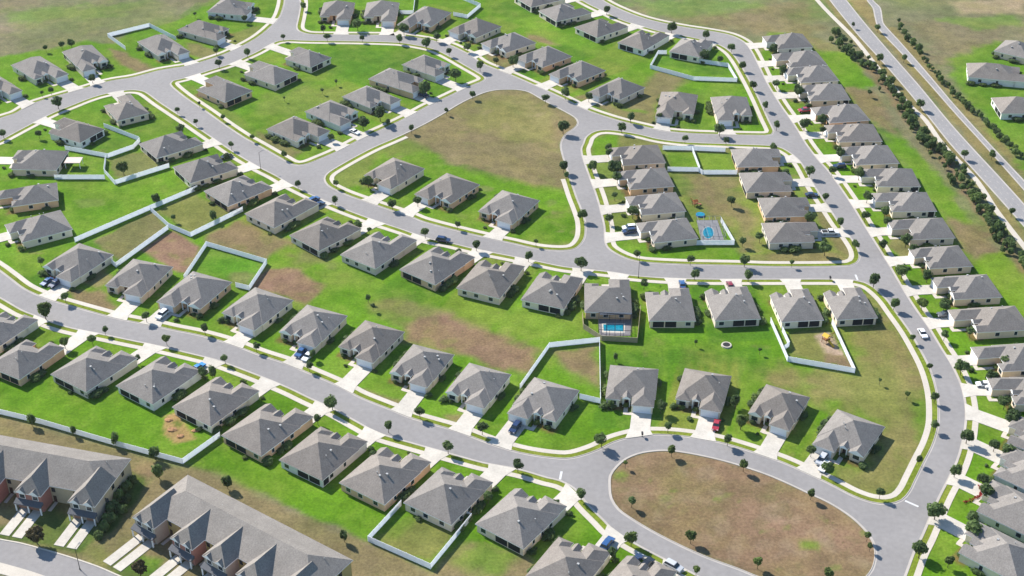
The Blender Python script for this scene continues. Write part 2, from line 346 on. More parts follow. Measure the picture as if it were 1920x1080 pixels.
# ------------------------------------------------------------------ ground (one sheet to the horizon)
def axis(a, b, step, far):
    core = np.arange(a, b + step*0.5, step)
    lo = a - np.array([d for d in far])[::-1]; hi = b + np.array(far)
    return np.concatenate([lo, core, hi])
FAR = [6, 18, 45, 100, 220, 500, 1200, 2600, 5000]
gx = axis(-255, 255, 1.0, FAR); gy = axis(215, 660, 1.0, FAR)
NX, NY = len(gx), len(gy)
XX, YY = np.meshgrid(gx, gy); XX = XX.ravel(); YY = YY.ravel()
def vnoise(x, y, cell, seed):
    r = np.random.default_rng(seed); T = r.random((64, 64))
    fx, fy = x/cell, y/cell; ix, iy = np.floor(fx).astype(int), np.floor(fy).astype(int); tx, ty = fx-ix, fy-iy
    tx = tx*tx*(3-2*tx); ty = ty*ty*(3-2*ty)
    g = lambda a, b: T[a % 64, b % 64]
    return (g(ix,iy)*(1-tx) + g(ix+1,iy)*tx)*(1-ty) + (g(ix,iy+1)*(1-tx) + g(ix+1,iy+1)*tx)*ty
wob = (vnoise(XX, YY, 7, 1) + vnoise(XX, YY, 2.6, 2)*0.7 - 0.85)
C_G, C_g, C_Y = (104,148,33), (82,130,35), (130,158,58)
C_D, C_R, C_O, C_B, C_T = (144,122,96), (148,120,98), (134,136,76), (140,128,92), (146,134,88)
cols = np.tile(np.array(alb(132,132,98)), (NX*NY, 1))
fieldn = vnoise(XX, YY, 38, 5)*0.6 + vnoise(XX, YY, 14, 6)*0.4
a_ = np.clip((fieldn - 0.48)/0.25, 0, 1)[:, None]; cols = cols*(1-a_) + np.array(alb(118,134,76))*a_
a_ = np.clip((0.42 - fieldn)/0.2, 0, 1)[:, None]; cols = cols*(1-a_) + np.array(alb(142,132,106))*a_
def paint(P, c, soft=1.0, op=1.0):
    if not isinstance(P[0], Vector): P = gp(P)
    c = np.array(alb(*c)); px = np.array([p.x for p in P]); py = np.array([p.y for p in P]); pad = soft*3 + 2
    idx = np.where((XX > px.min()-pad) & (XX < px.max()+pad) & (YY > py.min()-pad) & (YY < py.max()+pad))[0]
    if not len(idx): return
    x, y = XX[idx], YY[idx]; ins = np.zeros(len(idx), bool); dist = np.full(len(idx), 1e9); n = len(P)
    for i in range(n):
        ax, ay, bx, by = px[i-1], py[i-1], px[i], py[i]
        if by != ay: ins ^= ((ay > y) != (by > y)) & (x < (bx-ax)*(y-ay)/(by-ay) + ax)
        L2 = (bx-ax)**2 + (by-ay)**2 + 1e-9; t = np.clip(((x-ax)*(bx-ax) + (y-ay)*(by-ay))/L2, 0, 1)
        dist = np.minimum(dist, np.hypot(x-ax-t*(bx-ax), y-ay-t*(by-ay)))
    s = np.where(ins, dist, -dist) + wob[idx]*soft*1.6
    a = np.clip(s/(2*soft) + 0.5, 0, 1); a = (a*a*(3-2*a)*op)[:, None]
    cols[idx] = cols[idx]*(1-a) + c*a
def thin(P, n=2): return P[::n]
paint(thin(L_B1), C_G, 0.6); paint(thin(L_B3), C_O, 0.6); paint(thin(L_B4), C_G, 0.6); paint(thin(L_B5), C_G, 0.6)
paint(thin(L_B2), C_B, 0.6); paint(thin(L_OV), (152,126,100), 0.5)
def scuffs(poly, n, c, r0, r1, seed, op):
    r = random.Random(seed); xs = [q.x for q in poly]; ys = [q.y for q in poly]; k = 0
    while k < n:
        q = Vector((r.uniform(min(xs), max(xs)), r.uniform(min(ys), max(ys))))
        if not inside(q, poly): continue
        a = r.uniform(0, 3.14); R_ = r.uniform(r0, r1); e = Vector((math.cos(a), math.sin(a))); f = Vector((-e.y, e.x))*r.uniform(.25, .7)
        paint([q + (e*math.cos(t) + f*math.sin(t))*R_*r.uniform(.75, 1.2) for t in (0, .8, 1.6, 2.4, 3.2, 4, 4.8, 5.6)], c, .45, op*r.uniform(.5, 1)); k += 1
SCUFF = [(L_OV, 40, (130,126,84), 1, 3.4, 1, .4), (L_OV, 45, (168,146,120), 1, 4, 2, .5), (L_OV, 16, (112,142,52), .6, 1.6, 7, .6), (L_B2, 45, (126,132,74), 1, 4.5, 3, .5), (L_B2, 30, (160,144,108), 1, 3.5, 4, .45), (L_B5, 150, (128,146,62), 1, 4, 5, .4), (L_B5, 90, (150,134,92), .7, 2.6, 6, .45), (L_B4, 40, (132,148,70), 1, 4, 8, .4), (L_B1, 40, (130,146,66), 1, 3.5, 9, .4), (L_B3, 40, (120,138,60), .8, 3, 10, .4)]
PATCH = [
 # upper left lots and field
 ([(-100,130),(0,108),(70,96),(160,78),(215,82),(240,60),(330,40),(385,8),(420,-20),(545,-40),(530,40),(430,100),(250,145),(0,225),(-100,270)], C_G, 1.5, 1),
 ([(30,20),(180,8),(330,10),(300,40),(160,60),(40,62)], (118,150,62), 8, .7),
 ([(-50,60),(60,72),(230,62),(330,20),(400,0),(360,-10),(200,30)], (134,128,98), 5, .6),
 ([(206,92),(236,98),(300,135),(262,140),(225,120)], C_D, 1.2, .9), ([(345,78),(372,82),(410,95),(430,98),(380,110),(350,100)], C_R, 1.2, .6),
 ([(420,72),(470,48),(500,45),(470,75),(440,90)], C_O, 1.5, .8), ([(230,75),(275,60),(280,75),(245,95)], C_G, .8, 1),
 # upper green block
 ([(590,90),(700,92),(790,95),(740,125),(640,150),(600,130)], C_g, 4, .6), ([(500,180),(600,160),(660,170),(620,200),(540,215),(480,210)], C_O, 4, .45),
 ([(480,245),(500,270),(545,300),(560,285),(520,262)], C_D, 1.5, .7), ([(345,160),(365,160),(430,200),(480,240),(470,255),(400,210)], C_O, 2, .45),
 # top middle block
 ([(985,60),(1020,70),(1050,85),(1030,85),(990,72)], C_R, 1.5, .8), ([(1160,200),(1230,135),(1290,145),(1240,180),(1225,215)], C_D, 2.5, .75),
 ([(1080,182),(1115,172),(1160,205),(1230,212),(1225,240),(1160,220)], C_D, 1.5, .75), ([(900,95),(950,100),(985,130),(960,140),(920,118)], C_R, 1.5, .7),
 ([(1222,115),(1300,135),(1380,142),(1365,125),(1300,112),(1250,100)], C_g, 1, .7), ([(900,5),(980,20),(1100,90),(1200,110),(1150,120),(1000,60)], C_Y, 4, .5),
 # bare pentagon block
 ([(612,335),(640,315),(700,283),(760,262),(840,300),(940,335),(1060,355),(1075,380),(1090,420),(1085,455),(1050,468),(960,455),(850,430),(760,402),(640,360)], C_G, 2.5, 1),
 ([(612,335),(640,315),(700,285),(755,262),(800,285),(720,290),(690,330),(650,350)], C_O, 3, .65), ([(780,262),(900,255),(1040,290),(1060,350),(940,325)], C_B, 5, .5),
 ([(900,185),(960,175),(1040,210),(1040,270),(940,260),(860,230)], (150,150,84), 6, .6), ([(1040,225),(1070,235),(1045,260)], C_D, 2, .5),
 # pool block
 ([(1105,262),(1135,250),(1160,252),(1155,300),(1112,302)], C_G, 1, 1), ([(1248,284),(1298,285),(1312,316),(1262,316)], C_G, .8, 1), ([(1302,287),(1362,290),(1377,320),(1318,320)], (118,150,48), .8, 1),
 ([(1146,440),(1215,455),(1380,462),(1395,490),(1280,492),(1190,484),(1150,468)], C_G, 1.2, 1), ([(1290,330),(1370,330),(1420,420),(1420,470),(1390,470),(1370,400),(1300,380)], C_D, 4, .7),
 ([(1440,472),(1560,470),(1590,480),(1580,494),(1440,494)], C_T, 1.5, .8), ([(1500,320),(1530,375),(1590,460),(1600,485),(1570,470),(1540,420)], C_D, 1.5, .7), ([(1445,278),(1475,290),(1490,320),(1470,310)], C_G, 1, 1),
 ([(1352,408),(1372,445),(1380,460),(1340,455)], C_G, .8, 1),
 ([(1150,395),(1185,385),(1185,420),(1155,418)], (120,140,60), 1, .8),
 # centre: left yards
 ([(175,452),(285,398),(312,424),(228,492)], C_B, 1, .85), ([(298,396),(362,362),(432,396),(356,436)], C_O, 1, .9), ([(262,470),(325,432),(378,462),(352,512),(318,505)], C_R, .8, 1),
 ([(380,448),(446,410),(520,440),(560,452),(500,488),(390,458)], C_R, 2, .8), ([(385,462),(498,494),(460,540),(430,520),(365,510)], (96,146,38), .7, 1), ([(430,510),(475,515),(462,535),(440,530)], C_B, 1.5, .6),
 ([(500,500),(560,505),(608,534),(572,572),(520,548),(470,540)], C_R, 1.2, 1), ([(200,300),(240,290),(290,282),(315,308),(222,338),(205,320)], C_B, 1.2, .7),
 ([(140,375),(190,375),(205,384),(150,390)], (170,150,120), .8, .7), ([(120,345),(200,345),(300,320),(340,330),(300,380),(160,430),(130,400)], C_G, 2, .7),
 ([(120,540),(190,545),(225,575),(200,590),(140,572)], C_R, 1.2, .85), ([(175,510),(200,500),(210,520),(185,545),(150,530)], C_D, 1.2, .7),
 ([(600,470),(700,520),(760,545),(690,560),(610,530),(560,480)], C_Y, 4, .6), ([(560,460),(620,480),(620,500),(560,490)], C_D, 3, .5),
 ([(690,570),(780,560),(850,590),(830,610),(740,600)], C_D, 3, .6), ([(760,640),(790,598),(870,596),(925,620),(1022,655),(1000,705),(930,690),(860,660)], C_R, 3, .95),
 ([(880,600),(1000,570),(1090,600),(1090,640),(1030,645),(960,630)], (134,160,60), 4, .7), ([(1028,655),(1122,644),(1122,725),(1075,712),(1050,690)], C_R, 2.5, .85), ([(1000,700),(1030,665),(1060,690),(1122,730),(1122,752),(1060,725)], C_G, 2, .8),
 ([(1160,650),(1420,650),(1430,690),(1180,680)], C_g, 4, .5), ([(1205,690),(1230,690),(1230,760),(1205,740)], C_Y, 2, .5),
 ([(1425,712),(1480,690),(1610,705),(1600,620),(1655,590),(1700,640),(1742,720),(1745,800),(1690,920),(1640,930),(1590,905),(1660,800),(1560,750),(1520,740)], C_T, 4, .85),
 ([(1540,545),(1640,552),(1700,650),(1740,720),(1720,760),(1660,640),(1640,600)], C_T, 2, .7), ([(1560,700),(1660,680),(1720,760),(1660,790),(1600,760)], (140,148,76), 5, .6),
 ([(1478,625),(1545,615),(1600,690),(1482,668)], C_O, 1, .95), ([(1525,628),(1557,622),(1585,668),(1548,662)], (208,178,164), .5, .9), ([(1548,664),(1588,668),(1599,690),(1550,680)], C_D, 1, .9),
 ([(680,728),(745,752),(770,775),(740,795),(690,755)], C_R, 1, .75), ([(830,778),(862,775),(880,790),(860,805)], C_R, 1, .7), ([(590,705),(640,725),(680,745),(640,728)], C_D, .8, .6),
 ([(1620,900),(1660,860),(1690,900),(1660,935)], C_O, 2, .5), ([(1560,870),(1600,880),(1640,930),(1590,920)], C_O, 1.5, .8),
 # lower left
 ([(-120,500),(-60,530),(40,582),(135,616),(287,647),(475,701),(580,747),(710,813),(825,846),(955,877),(1050,902),(1100,945),(1185,1017),(1297,1075),(1380,1120),(900,1120),(700,1020),(560,955),(420,885),(340,868),(212,835),(75,795),(0,775),(-120,750)], C_G, .8, 1),
 ([(-120,760),(0,783),(75,800),(212,842),(342,876),(400,885),(480,925),(560,965),(690,1020),(810,1070),(880,1010),(985,1040),(1010,1075),(960,1120),(300,1120),(215,1077),(0,1012),(-120,985)], C_B, 1.5, 1),
 ([(360,868),(412,820),(480,862),(560,915),(640,960),(760,960),(690,1008),(560,955),(450,905)], C_G, 1.5, 1), ([(860,1040),(900,1010),(960,1040),(930,1080),(880,1070)], C_G, 3, .7), ([(770,968),(860,990),(805,1055),(700,1008)], C_O, .8, .9),
 ([(700,1005),(750,960),(800,970),(740,1000)], C_G, 2, .6), ([(310,780),(345,770),(350,800),(375,825),(330,832),(305,815)], (190,150,108), .6, .8), ([(322,790),(340,785),(345,800),(330,806)], (96,120,44), .5, .9), ([(365,885),(420,890),(450,915),(420,915)], C_B, 2, .6),
 ([(170,980),(240,880),(290,890),(240,960),(210,1010)], (72,104,40), 1.2, .95), ([(245,880),(280,868),(300,880),(275,905)], C_D, 1, .8), ([(120,1015),(200,1020),(215,1060),(180,1060)], C_O, 1.5, .8), ([(250,1040),(310,1050),(280,1075),(230,1070)], C_G, 1, .9),  # first polygon: dark grass with the shade between the town houses painted in
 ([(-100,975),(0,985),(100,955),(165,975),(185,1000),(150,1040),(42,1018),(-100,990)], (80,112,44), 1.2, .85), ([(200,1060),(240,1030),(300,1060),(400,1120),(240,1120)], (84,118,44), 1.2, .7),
 # right hand lots and strip
 ([(1440,60),(1510,60),(1600,180),(1700,320),(1800,440),(1900,560),(2000,680),(2000,1120),(1690,1120),(1730,1005),(1812,777),(1790,690),(1665,492),(1500,245),(1422,120)], C_G, 1, 1),
 ([(1500,60),(1560,80),(1590,110),(1560,130),(1520,90)], C_O, 2, .7), ([(1530,95),(1600,100),(1640,160),(1590,170)], C_G, 2, 1), ([(1590,165),(1640,170),(1660,215),(1690,260),(1640,235),(1600,200)], C_D, 2.5, .85),
 ([(1640,240),(1700,260),(1760,330),(1830,430),(1770,400),(1690,300)], C_G, 2, .9), ([(1780,410),(1830,420),(1880,475),(1830,490),(1790,450)], C_D, 2.5, .85), ([(1830,490),(1880,470),(1960,560),(1960,640),(1880,560)], (124,158,44), 2, .9),
 ([(1600,110),(1640,150),(1700,230),(1770,310),(1860,440),(1920,510),(1920,490),(1870,420),(1780,300),(1700,200),(1630,110)], C_D, 1.5, .9),
 ([(1676,440),(1700,440),(1720,475),(1690,480),(1668,462)], C_R, 1, .6), ([(1478,168),(1500,172),(1505,195),(1482,190)], C_D, 1, .7), ([(1560,215),(1580,228),(1575,240),(1555,232)], C_O, 1, .6),
 # highway medians and far side
 ([(1545,0),(1560,0),(1780,262),(1920,430),(1920,455),(1770,275),(1600,75)], C_T, .8, .9), ([(1590,0),(1625,0),(1645,40),(1920,350),(1920,385),(1700,125)], C_T, .8, 1), ([(1660,50),(1680,50),(1920,310),(1920,335)], C_T, .8, .9),
 ([(1690,40),(1800,40),(1900,60),(1860,90),(1780,110),(1760,120)], (138,126,98), 6, .7), ([(1780,110),(1870,80),(2000,80),(2000,420),(1930,330),(1850,230),(1800,170)], C_G, 3, .9), ([(1780,2),(1920,-5),(1920,25),(1800,28)], (190,168,136), 3, .7),
 ([(1760,35),(1900,28),(1920,50),(1830,55)], (116,150,60), 3, .7), ([(1250,30),(1500,5),(1540,90),(1450,60),(1330,50)], C_B, 6, .8), ([(1160,5),(1300,-10),(1420,10),(1350,30),(1220,28)], (118,152,70), 6, .7),
 # oval
 ([(1240,930),(1256,930),(1258,940),(1240,942)], (120,150,50), .8, .8), ([(1335,930),(1350,932),(1348,942),(1332,940)], (120,150,50), .8, .8), ([(1500,1015),(1540,1018),(1535,1030),(1500,1028)], (110,150,40), 1, .8), ([(1152,885),(1170,880),(1175,892),(1155,896)], (120,150,50), 1, .7),
 ([(1250,870),(1330,880),(1320,930),(1240,910)], C_O, 6, .2),
]
# ------------------------------------------------------------------ houses
EAVE, PT = 2.75, 0.56
HOUSES = []      # (root, ref, px centre)
def house(A, B, C, g, row, idx, refs, seen, wall=None, extra=''):
    ref, long = refs
    a, b, c = (G(*p, EAVE).to_2d() for p in (A, B, C))
    ex = (b - a).normalized(); w = (b - a).length; ey = Vector((-ex.y, ex.x)); dd = (c - a).dot(ey)
    if dd < 0: ey = -ey; dd = -dd
    w = min(max(w, 12.8), 14.2 if seen == 'S' else 14.9); d = min(max(dd, 17.0, w + 4.0), 25.5); ex0 = ex
    # right handed: ex x ey must be +z
    if ex.x*ey.y - ex.y*ey.x < 0: ex = -ex
    mid = a + ex0*(w/2) + ey*(d/2) if seen == 'S' else (a + b)/2 + ey*(d/2); rz = math.atan2(ey.y, ey.x) - math.pi/2
    rr = random.Random(idx*31 + sum(map(ord, row)))
    wm = WALLS[wall if wall is not None else rr.choice([0, 0, 1, 1, 2, 3, 4])]
    root = empty('house', (mid.x, mid.y, 0), rz); sgn = 1 if g == 'R' else -1
    OH = 0.36; ym = d/2 - max(2.4, min(6.5, d - w*1.02)); gw = 0.47*w; bwid = 0.31*w; pb = min(1.9, (d/2 - ym)*rr.uniform(.3, .5))
    gx0, gx1 = (w/2 - gw, w/2 - 0.22) if sgn > 0 else (-w/2 + 0.22, -w/2 + gw)
    bx0, bx1 = (-w/2 + 0.07, -w/2 + bwid) if sgn > 0 else (w/2 - bwid, w/2 - 0.07)
    roof = MB(); yb = -d/2
    roof.hip(-w/2, w/2, yb, ym, EAVE, PT)
    roof.hip(gx0, gx1, ym - gw - 1.5, d/2, EAVE - 0.012, PT)
    style = rr.random()
    roof.hip(bx0, bx1, ym - bwid - 1.5, ym + pb, EAVE - 0.012, PT*1.0, gable='front' if style < .45 else None)
    ent = (bx1 + 0.35, gx0 - 0.2) if sgn > 0 else (gx1 + 0.2, bx0 - 0.35)
    if ent[1] - ent[0] > 1.6 and style < .8:
        roof.hip(ent[0] + .1, ent[1] - .1, ym - 2.6, ym + pb*0.75, EAVE + 0.25, PT*1.25, gable='front')
    ro = roof.build('roof', [M_ROOF if rr.random() < .7 else M_ROOFB, M_TRIM], root)
    def hz(x, y): return EAVE + PT*min(x + w/2, w/2 - x, y - yb, ym - y)
    for _ in range(rr.choice([2, 2, 3])):
        x, y = sgn*rr.uniform(0.05, .34)*w, rr.uniform(yb + 3, ym - 4); z = hz(x, y)
        v = MB(); 
        if rr.random() < .6: v.box(x-.22, x+.22, y-.22, y+.22, z-.2, z+.32); v.box(x-.28, x+.28, y-.28, y+.28, z+.3, z+.38)
        else: v.tube((x, y, z-.2), (x, y, z+.55), .09); v.tube((x, y, z+.5), (x, y, z+.62), .16)
        v.build('roof_vent', M_VENT, ro)
    X0, X1, Y0, Y1 = -w/2 + OH, w/2 - OH, yb + OH, ym - OH; ZT = EAVE - 0.12
    wl = MB().box(X0, X1, Y0, Y1, -.1, ZT)
    gfx0, gfx1, gfy = gx0 + OH, gx1 - OH + .22, d/2 - OH; bfx0, bfx1, bfy = (bx0 + OH - .05 if sgn > 0 else bx0 + OH), (bx1 - OH if sgn > 0 else bx1 - OH + .05), ym + pb - OH
    wl.box(gfx0, gfx1, Y1 - .5, gfy, -.1, ZT - .01); wl.box(bfx0, bfx1, Y1 - .5, bfy, -.1, ZT - .02)
    wl.build('wall', wm, root)
    # garage door
    gc = (gfx0 + gfx1)/2; gd = min(2.5, (gfx1 - gfx0)/2 - .4)
    mb = MB().box(gc - gd, gc + gd, gfy - .02, gfy + .05, 0.02, 2.25)
    for k in range(1, 4): mb.box(gc - gd + .05, gc + gd - .05, gfy + .05, gfy + .08, .1 + k*.54 - .25, k*.54 + .2)
    mb.build('garage_door', M_GARAGE, root)
    ec = (ent[0] + ent[1])/2
    MB().box(ec - .5, ec + .5, Y1, Y1 + .06, 0.02, 2.15).build('front_door', M_DOOR, root)
    if style < .8:
        for x in (ent[0] + .35, ent[1] - .35): MB().box(x - .12, x + .12, ym + pb*.75 - .5, ym + pb*.75 - .26, 0, EAVE + .1).build('porch_post', M_TRIM, root)
    def win(x, y, ax, ww=1.3, z0=.85, z1=2.1):
        m_ = MB(); o = .04
        if ax == 'y+' or ax == 'y-':
            s_ = 1 if ax == 'y+' else -1; ya, yb_ = sorted((y - s_*.02, y + s_*o)); m_.box(x - ww/2 - .09, x + ww/2 + .09, ya, yb_, z0 - .09, z1 + .09, 1)
            yc, yd = sorted((y + s_*o, y + s_*(o + .02))); m_.box(x - ww/2, x + ww/2, yc, yd, z0, z1, 0)
        else:
            s_ = 1 if ax == 'x+' else -1; xa, xb = sorted((x - s_*.02, x + s_*o)); m_.box(xa, xb, y - ww/2 - .09, y + ww/2 + .09, z0 - .09, z1 + .09, 1)
            xc, xd = sorted((x + s_*o, x + s_*(o + .02))); m_.box(xc, xd, y - ww/2, y + ww/2, z0, z1, 0)
        m_.build('window', [M_GLASS, M_TRIM], root)
    win((bfx0 + bfx1)/2, bfy, 'y+', 1.8)
    L = Y1 - Y0
    for fr in ((.25, .62) if rr.random() < .6 else (.3, .55, .8)): win(X1, Y0 + fr*L, 'x+', rr.choice([.9, 1.3]))
    for fr in ((.3, .7) if rr.random() < .6 else (.2, .5, .75)): win(X0, Y0 + fr*L, 'x-', rr.choice([.9, 1.3]))
    # back: covered lanai with dark screens, or plain windows
    W_ = X1 - X0; ls = rr.choice([-1, 1]) if seen != 'B' else rr.choice([1, 1, -1])
    if rr.random() < (.85 if seen == 'B' else .55):
        c0 = ls*W_*.17; n = 2
        for k in range(n):
            xw = W_*.25; xc = c0 + (k - .5)*(xw + .35)
            MB().box(xc - xw/2, xc + xw/2, Y0 - .05, Y0 + .02, .25, 2.42).build('lanai_screen', M_SCREEN, root)
        if rr.random() < .5: 
            xs = X1 if ls > 0 else X0
            MB().box(xs - .03, xs + .05, Y0 + .4, Y0 + 2.4, .25, 2.42).build('lanai_screen', M_SCREEN, root) if ls > 0 else MB().box(xs - .05, xs + .03, Y0 + .4, Y0 + 2.4, .25, 2.42).build('lanai_screen', M_SCREEN, root)
        win(-ls*W_*.36, Y0, 'y-', 1.5)
    else:
        for fr in (-.33, -.05, .3): win(fr*W_, Y0, 'y-', 1.4)
    # driveway and front path down to the kerb
    f2 = Vector((-math.sin(rz), math.cos(rz))); r2 = Vector((math.cos(rz), math.sin(rz)))
    Wd = lambda x, y: mid + r2*x + f2*y
    o = Wd(gc, gfy); t = ray(o, f2)
    if t is None or t > 26: t = 10.0 if t is None else t
    dw = gd + .25; fl = min(2.6, t*.4)
    dp = [Wd(gc - dw, gfy), Wd(gc + dw, gfy), Wd(gc + dw, gfy + t - fl), Wd(gc + dw + .9, gfy + t + .15), Wd(gc - dw - .9, gfy + t + .15), Wd(gc - dw, gfy + t - fl)]
    # fit apron ends to the kerb line
    for q in (3, 4):
        oo = Wd((gc + dw + .9) if q == 3 else (gc - dw - .9), gfy); tt = ray(oo, f2)
        if tt is not None and abs(tt - t) < 4: dp[q] = oo + f2*(tt + .15)
    m_ = MB(); n = 6
    m_.add([(*p, .14) for p in dp] + [(*p, 0) for p in dp], [(0,1,2,5),(5,2,3,4)] + [(i+n, (i+1) % n + n, (i+1) % n, i) for i in range(n)])
    tag(m_.build('driveway', M_DRIVE), kind='structure')
    pw = [Wd(ec - .6, Y1 + .1), Wd(ec + .6, Y1 + .1), Wd(ec + .6, gfy + 1.2), Wd(ec - .6, gfy + 1.2)]
    xe = gc - sgn*dw
    pk = [Wd(*sorted((ec - .6, ec + .6))[:1] , gfy + .1), Wd(xe, gfy + .1), Wd(xe, gfy + 1.3), Wd(ec - .6, gfy + 1.3)]
    m_ = MB(); m_.add([(*p, .07) for p in pw], [(0,1,2,3)]); lo, hi = sorted((ec, xe))
    m_.add([(*Wd(lo, gfy + 0.1), .074), (*Wd(hi, gfy + .1), .074), (*Wd(hi, gfy + 1.3), .074), (*Wd(lo, gfy + 1.3), .074)], [(0,1,2,3)])
    tag(m_.build('front_path', M_CONC), kind='structure')
    wn = {'beige stucco': 'beige', 'cream stucco': 'cream', 'tan stucco': 'tan', 'grey white stucco': 'pale grey', 'greige stucco': 'greyish'}[wm.name]
    lab = f"{wn} grey-roofed bungalow{extra}, {long}"
    tag(root, lab, 'house', 'single storey hip roofed houses')
    HOUSES.append(dict(root=root, ref=ref, mid=mid, rz=rz, w=w, d=d, f2=f2, r2=r2, X0=X0, X1=X1, Y0=Y0, Y1=Y1, gc=gc, gfy=gfy, ec=ec, bfy=bfy, bx=(bfx0+bfx1)/2, gd=gd, t=t, sgn=sgn, row=row, idx=idx,
        px=((A[0]+B[0]+C[0]*2)/4, (A[1]+B[1]+C[1]*2)/4)))
    return root

ROWS = {
 'S1': ('B', 'below the curving street', 'left', 'R', [
  ((-62,632),(-12,652),(25,607)), ((-26,686),(36,712),(117,650)), ((91,700),(165,737),(250,667)), ((214,722),(289,760),(367,697)), ((320,762),(397,801),(475,727)),
  ((412,815),(492,857),(576,775)), ((522,862),(605,902),(680,827)), ((635,905),(721,947),(800,862)), ((755,942),(847,985),(917,905)), ((890,982),(982,1030),(1040,955)),
  ((985,1080),(1080,1122),(1142,1040)), ((1120,1112),(1195,1150),(1232,1068))]),
 'S2': ('F', 'above the curving street', 'left', 'L', [
  ((215,478),(147,455),(82,490)), ((325,500),(250,485),(192,532)), ((440,530),(357,507),(315,572),'R'), ((551,563),(478,538),(435,580)), ((652,592),(576,571),(536,615)), ((759,622),(685,600),(627,655)),
  ((852,665),(775,645),(722,705)), ((959,702),(880,680),(835,740)), ((1087,732),(1002,707),(955,775),'R'), ((1235,692),(1144,684),(1235,755)), ((1372,705),(1284,690),(1360,775)), ((1519,745),(1437,720),(1400,775)), ((1660,800),(1570,767),(1530,828),'R')]),
 'C': ('B', 'backing onto the middle lawn', 'left', 'R', [
  ((258,268),(295,299),(383,270)), ((320,310),(360,347),(432,317)), ((377,355),(432,390),(512,357)), ((457,400),(515,428),(595,380)), ((540,440),(600,472),(665,422)), ((636,477),(705,505),(770,445)), ((747,505),(817,535),(862,470)),
  ((855,540),(937,560),(967,495)), ((976,562),(1057,580),(1072,517)), ((1096,585),(1185,587),(1187,524)), ((1217,602),(1305,602),(1300,542)), ((1340,602),(1427,598),(1327,548)), ((1465,604),(1545,600),(1432,545)), ((1570,600),(1645,596),(1537,547))]),
 'W': ('B', 'in the left edge column', 'top', 'R', [
  ((220,227),(280,212),(167,195)), ((150,268),(197,242),(82,240)), ((105,320),(130,282),(16,312)), ((110,375),(107,342),(-5,374)), ((137,430),(113,393),(27,450))]),
 'N': ('F', 'in the upper left row', 'left', 'L', [
  ((-15,135),(-68,152),(50,167)), ((75,105),(20,122),(137,136)), ((172,84),(116,97),(220,119),'R'), ((308,64),(257,78),(352,98)), ((372,37),(332,56),(430,65),'R'), ((418,-4),(383,26),(480,10),'R')]),
 'BA': ('B', 'left of the upper lawn', 'top', 'R', [
  ((582,127),(622,108),(520,106)), ((515,160),(560,138),(448,131)), ((422,192),(474,170),(372,155))]),
 'BB': ('F', 'right of the upper lawn', 'top', 'R', [
  ((795,102),(753,121),(852,127)), ((730,127),(690,148),(768,178)), ((688,160),(641,181),(752,187),'L'), ((620,187),(571,209),(680,217)), ((552,217),(499,242),(614,248),'L')]),
 'P': ('F', 'below the bare pentagon field', 'left', 'L', [
  ((797,316),(737,295),(693,326)), ((900,346),(838,324),(790,368),'R'), ((1013,376),(941,356),(909,402))]),
 'QA': ('S', 'left in the pool block', 'top', 'R', [
  ((1249,305),(1233,271),(1152,305)), ((1265,349),(1247,314),(1167,349)), ((1287,396),(1267,360),(1185,396)), ((1310,447),(1287,408),(1208,447))]),
 'QB': ('S', 'right in the pool block', 'top', 'L', [
  ((1370,280),(1382,313),(1472,313)), ((1385,324),(1400,362),(1495,362)), ((1420,371),(1434,407),(1516,407)), ((1427,418),(1442,456),(1547,456))]),
 'RA': ('F', 'along the top winding street', 'left', 'R', [
  ((666,5),(607,5),(606,37),'L'), ((750,5),(687,5),(690,40),'L'), ((850,24),(790,12),(773,52)), ((942,50),(892,33),(853,57)), ((1006,80),(965,60),(922,80)), ((1074,106),(1027,85),(974,112)), ((1136,132),(1090,113),(1034,141)), ((1210,164),(1160,145),(1114,178)),
  ((1309,178),(1240,172),(1241,220)), ((1400,182),(1332,182),(1355,226))]),
 'RB': ('B', 'below the top edge', 'left', 'R', [
  ((962,-6),(996,14),(1048,-10)), ((1007,19),(1045,42),(1103,20)), ((1074,50),(1122,72),(1170,47)), ((1157,80),(1207,95),(1242,62)), ((1254,97),(1312,108),(1317,75))]),
 'E': ('S', 'down the right hand street', 'top', 'R', [
  ((1525,88),(1502,60),(1445,88)), ((1552,122),(1527,92),(1462,122)), ((1574,151),(1549,119),(1484,151)), ((1595,187),(1575,154),(1508,187)), ((1632,225),(1604,192),(1537,225)), ((1655,265),(1635,229),(1560,265)), ((1687,306),(1664,272),(1588,306)), ((1727,350),(1710,316),(1624,350)),
  ((1757,396),(1737,360),(1650,396)), ((1792,446),(1767,408),(1682,446)), ((1825,499),(1797,460),(1728,499)), ((1880,557),(1850,514),(1768,557)), ((1935,618),(1903,573),(1800,618)), ((1985,690),(1950,642),(1845,690)), ((2010,760),(1985,711),(1873,760)),
  ((2000,872),(2028,820),(1886,838)), ((1975,943),(2023,886),(1858,908)), ((1943,1014),(1991,957),(1828,976)), ((1911,1096),(1959,1039),(1796,1058))]),
 'F': ('S', 'beyond the highway', 'top', 'R', [
  ((1885,75),(1853,105),(1930,135)), ((1812,118),(1815,150),(1975,170)), ((1858,183),(1893,238),(1960,225))]),
}
WALLSET = {('S1',7): 2, ('S2',2): 2, ('S2',4): 0, ('W',3): 2, ('W',4): 1, ('P',1): 2, ('F',1): 3, ('F',2): 3, ('QA',1): 2, ('N',0): 3}
EXTRA = {('C',9): ' with pool', ('QA',3): ' with pool', ('C',12): ' with play yard'}
for row, (seen, rs, side, g0, L) in ROWS.items():
    for i, h in enumerate(L):
        g = h[3] if len(h) > 3 else g0
        o = ORD[i+1]; ref = f"{o} house {rs}"; long = f"{o} from the {side} {rs}"
        house(h[0], h[1], h[2], g, row, i, (ref, long), seen, WALLSET.get((row, i)), EXTRA.get((row, i), ''))
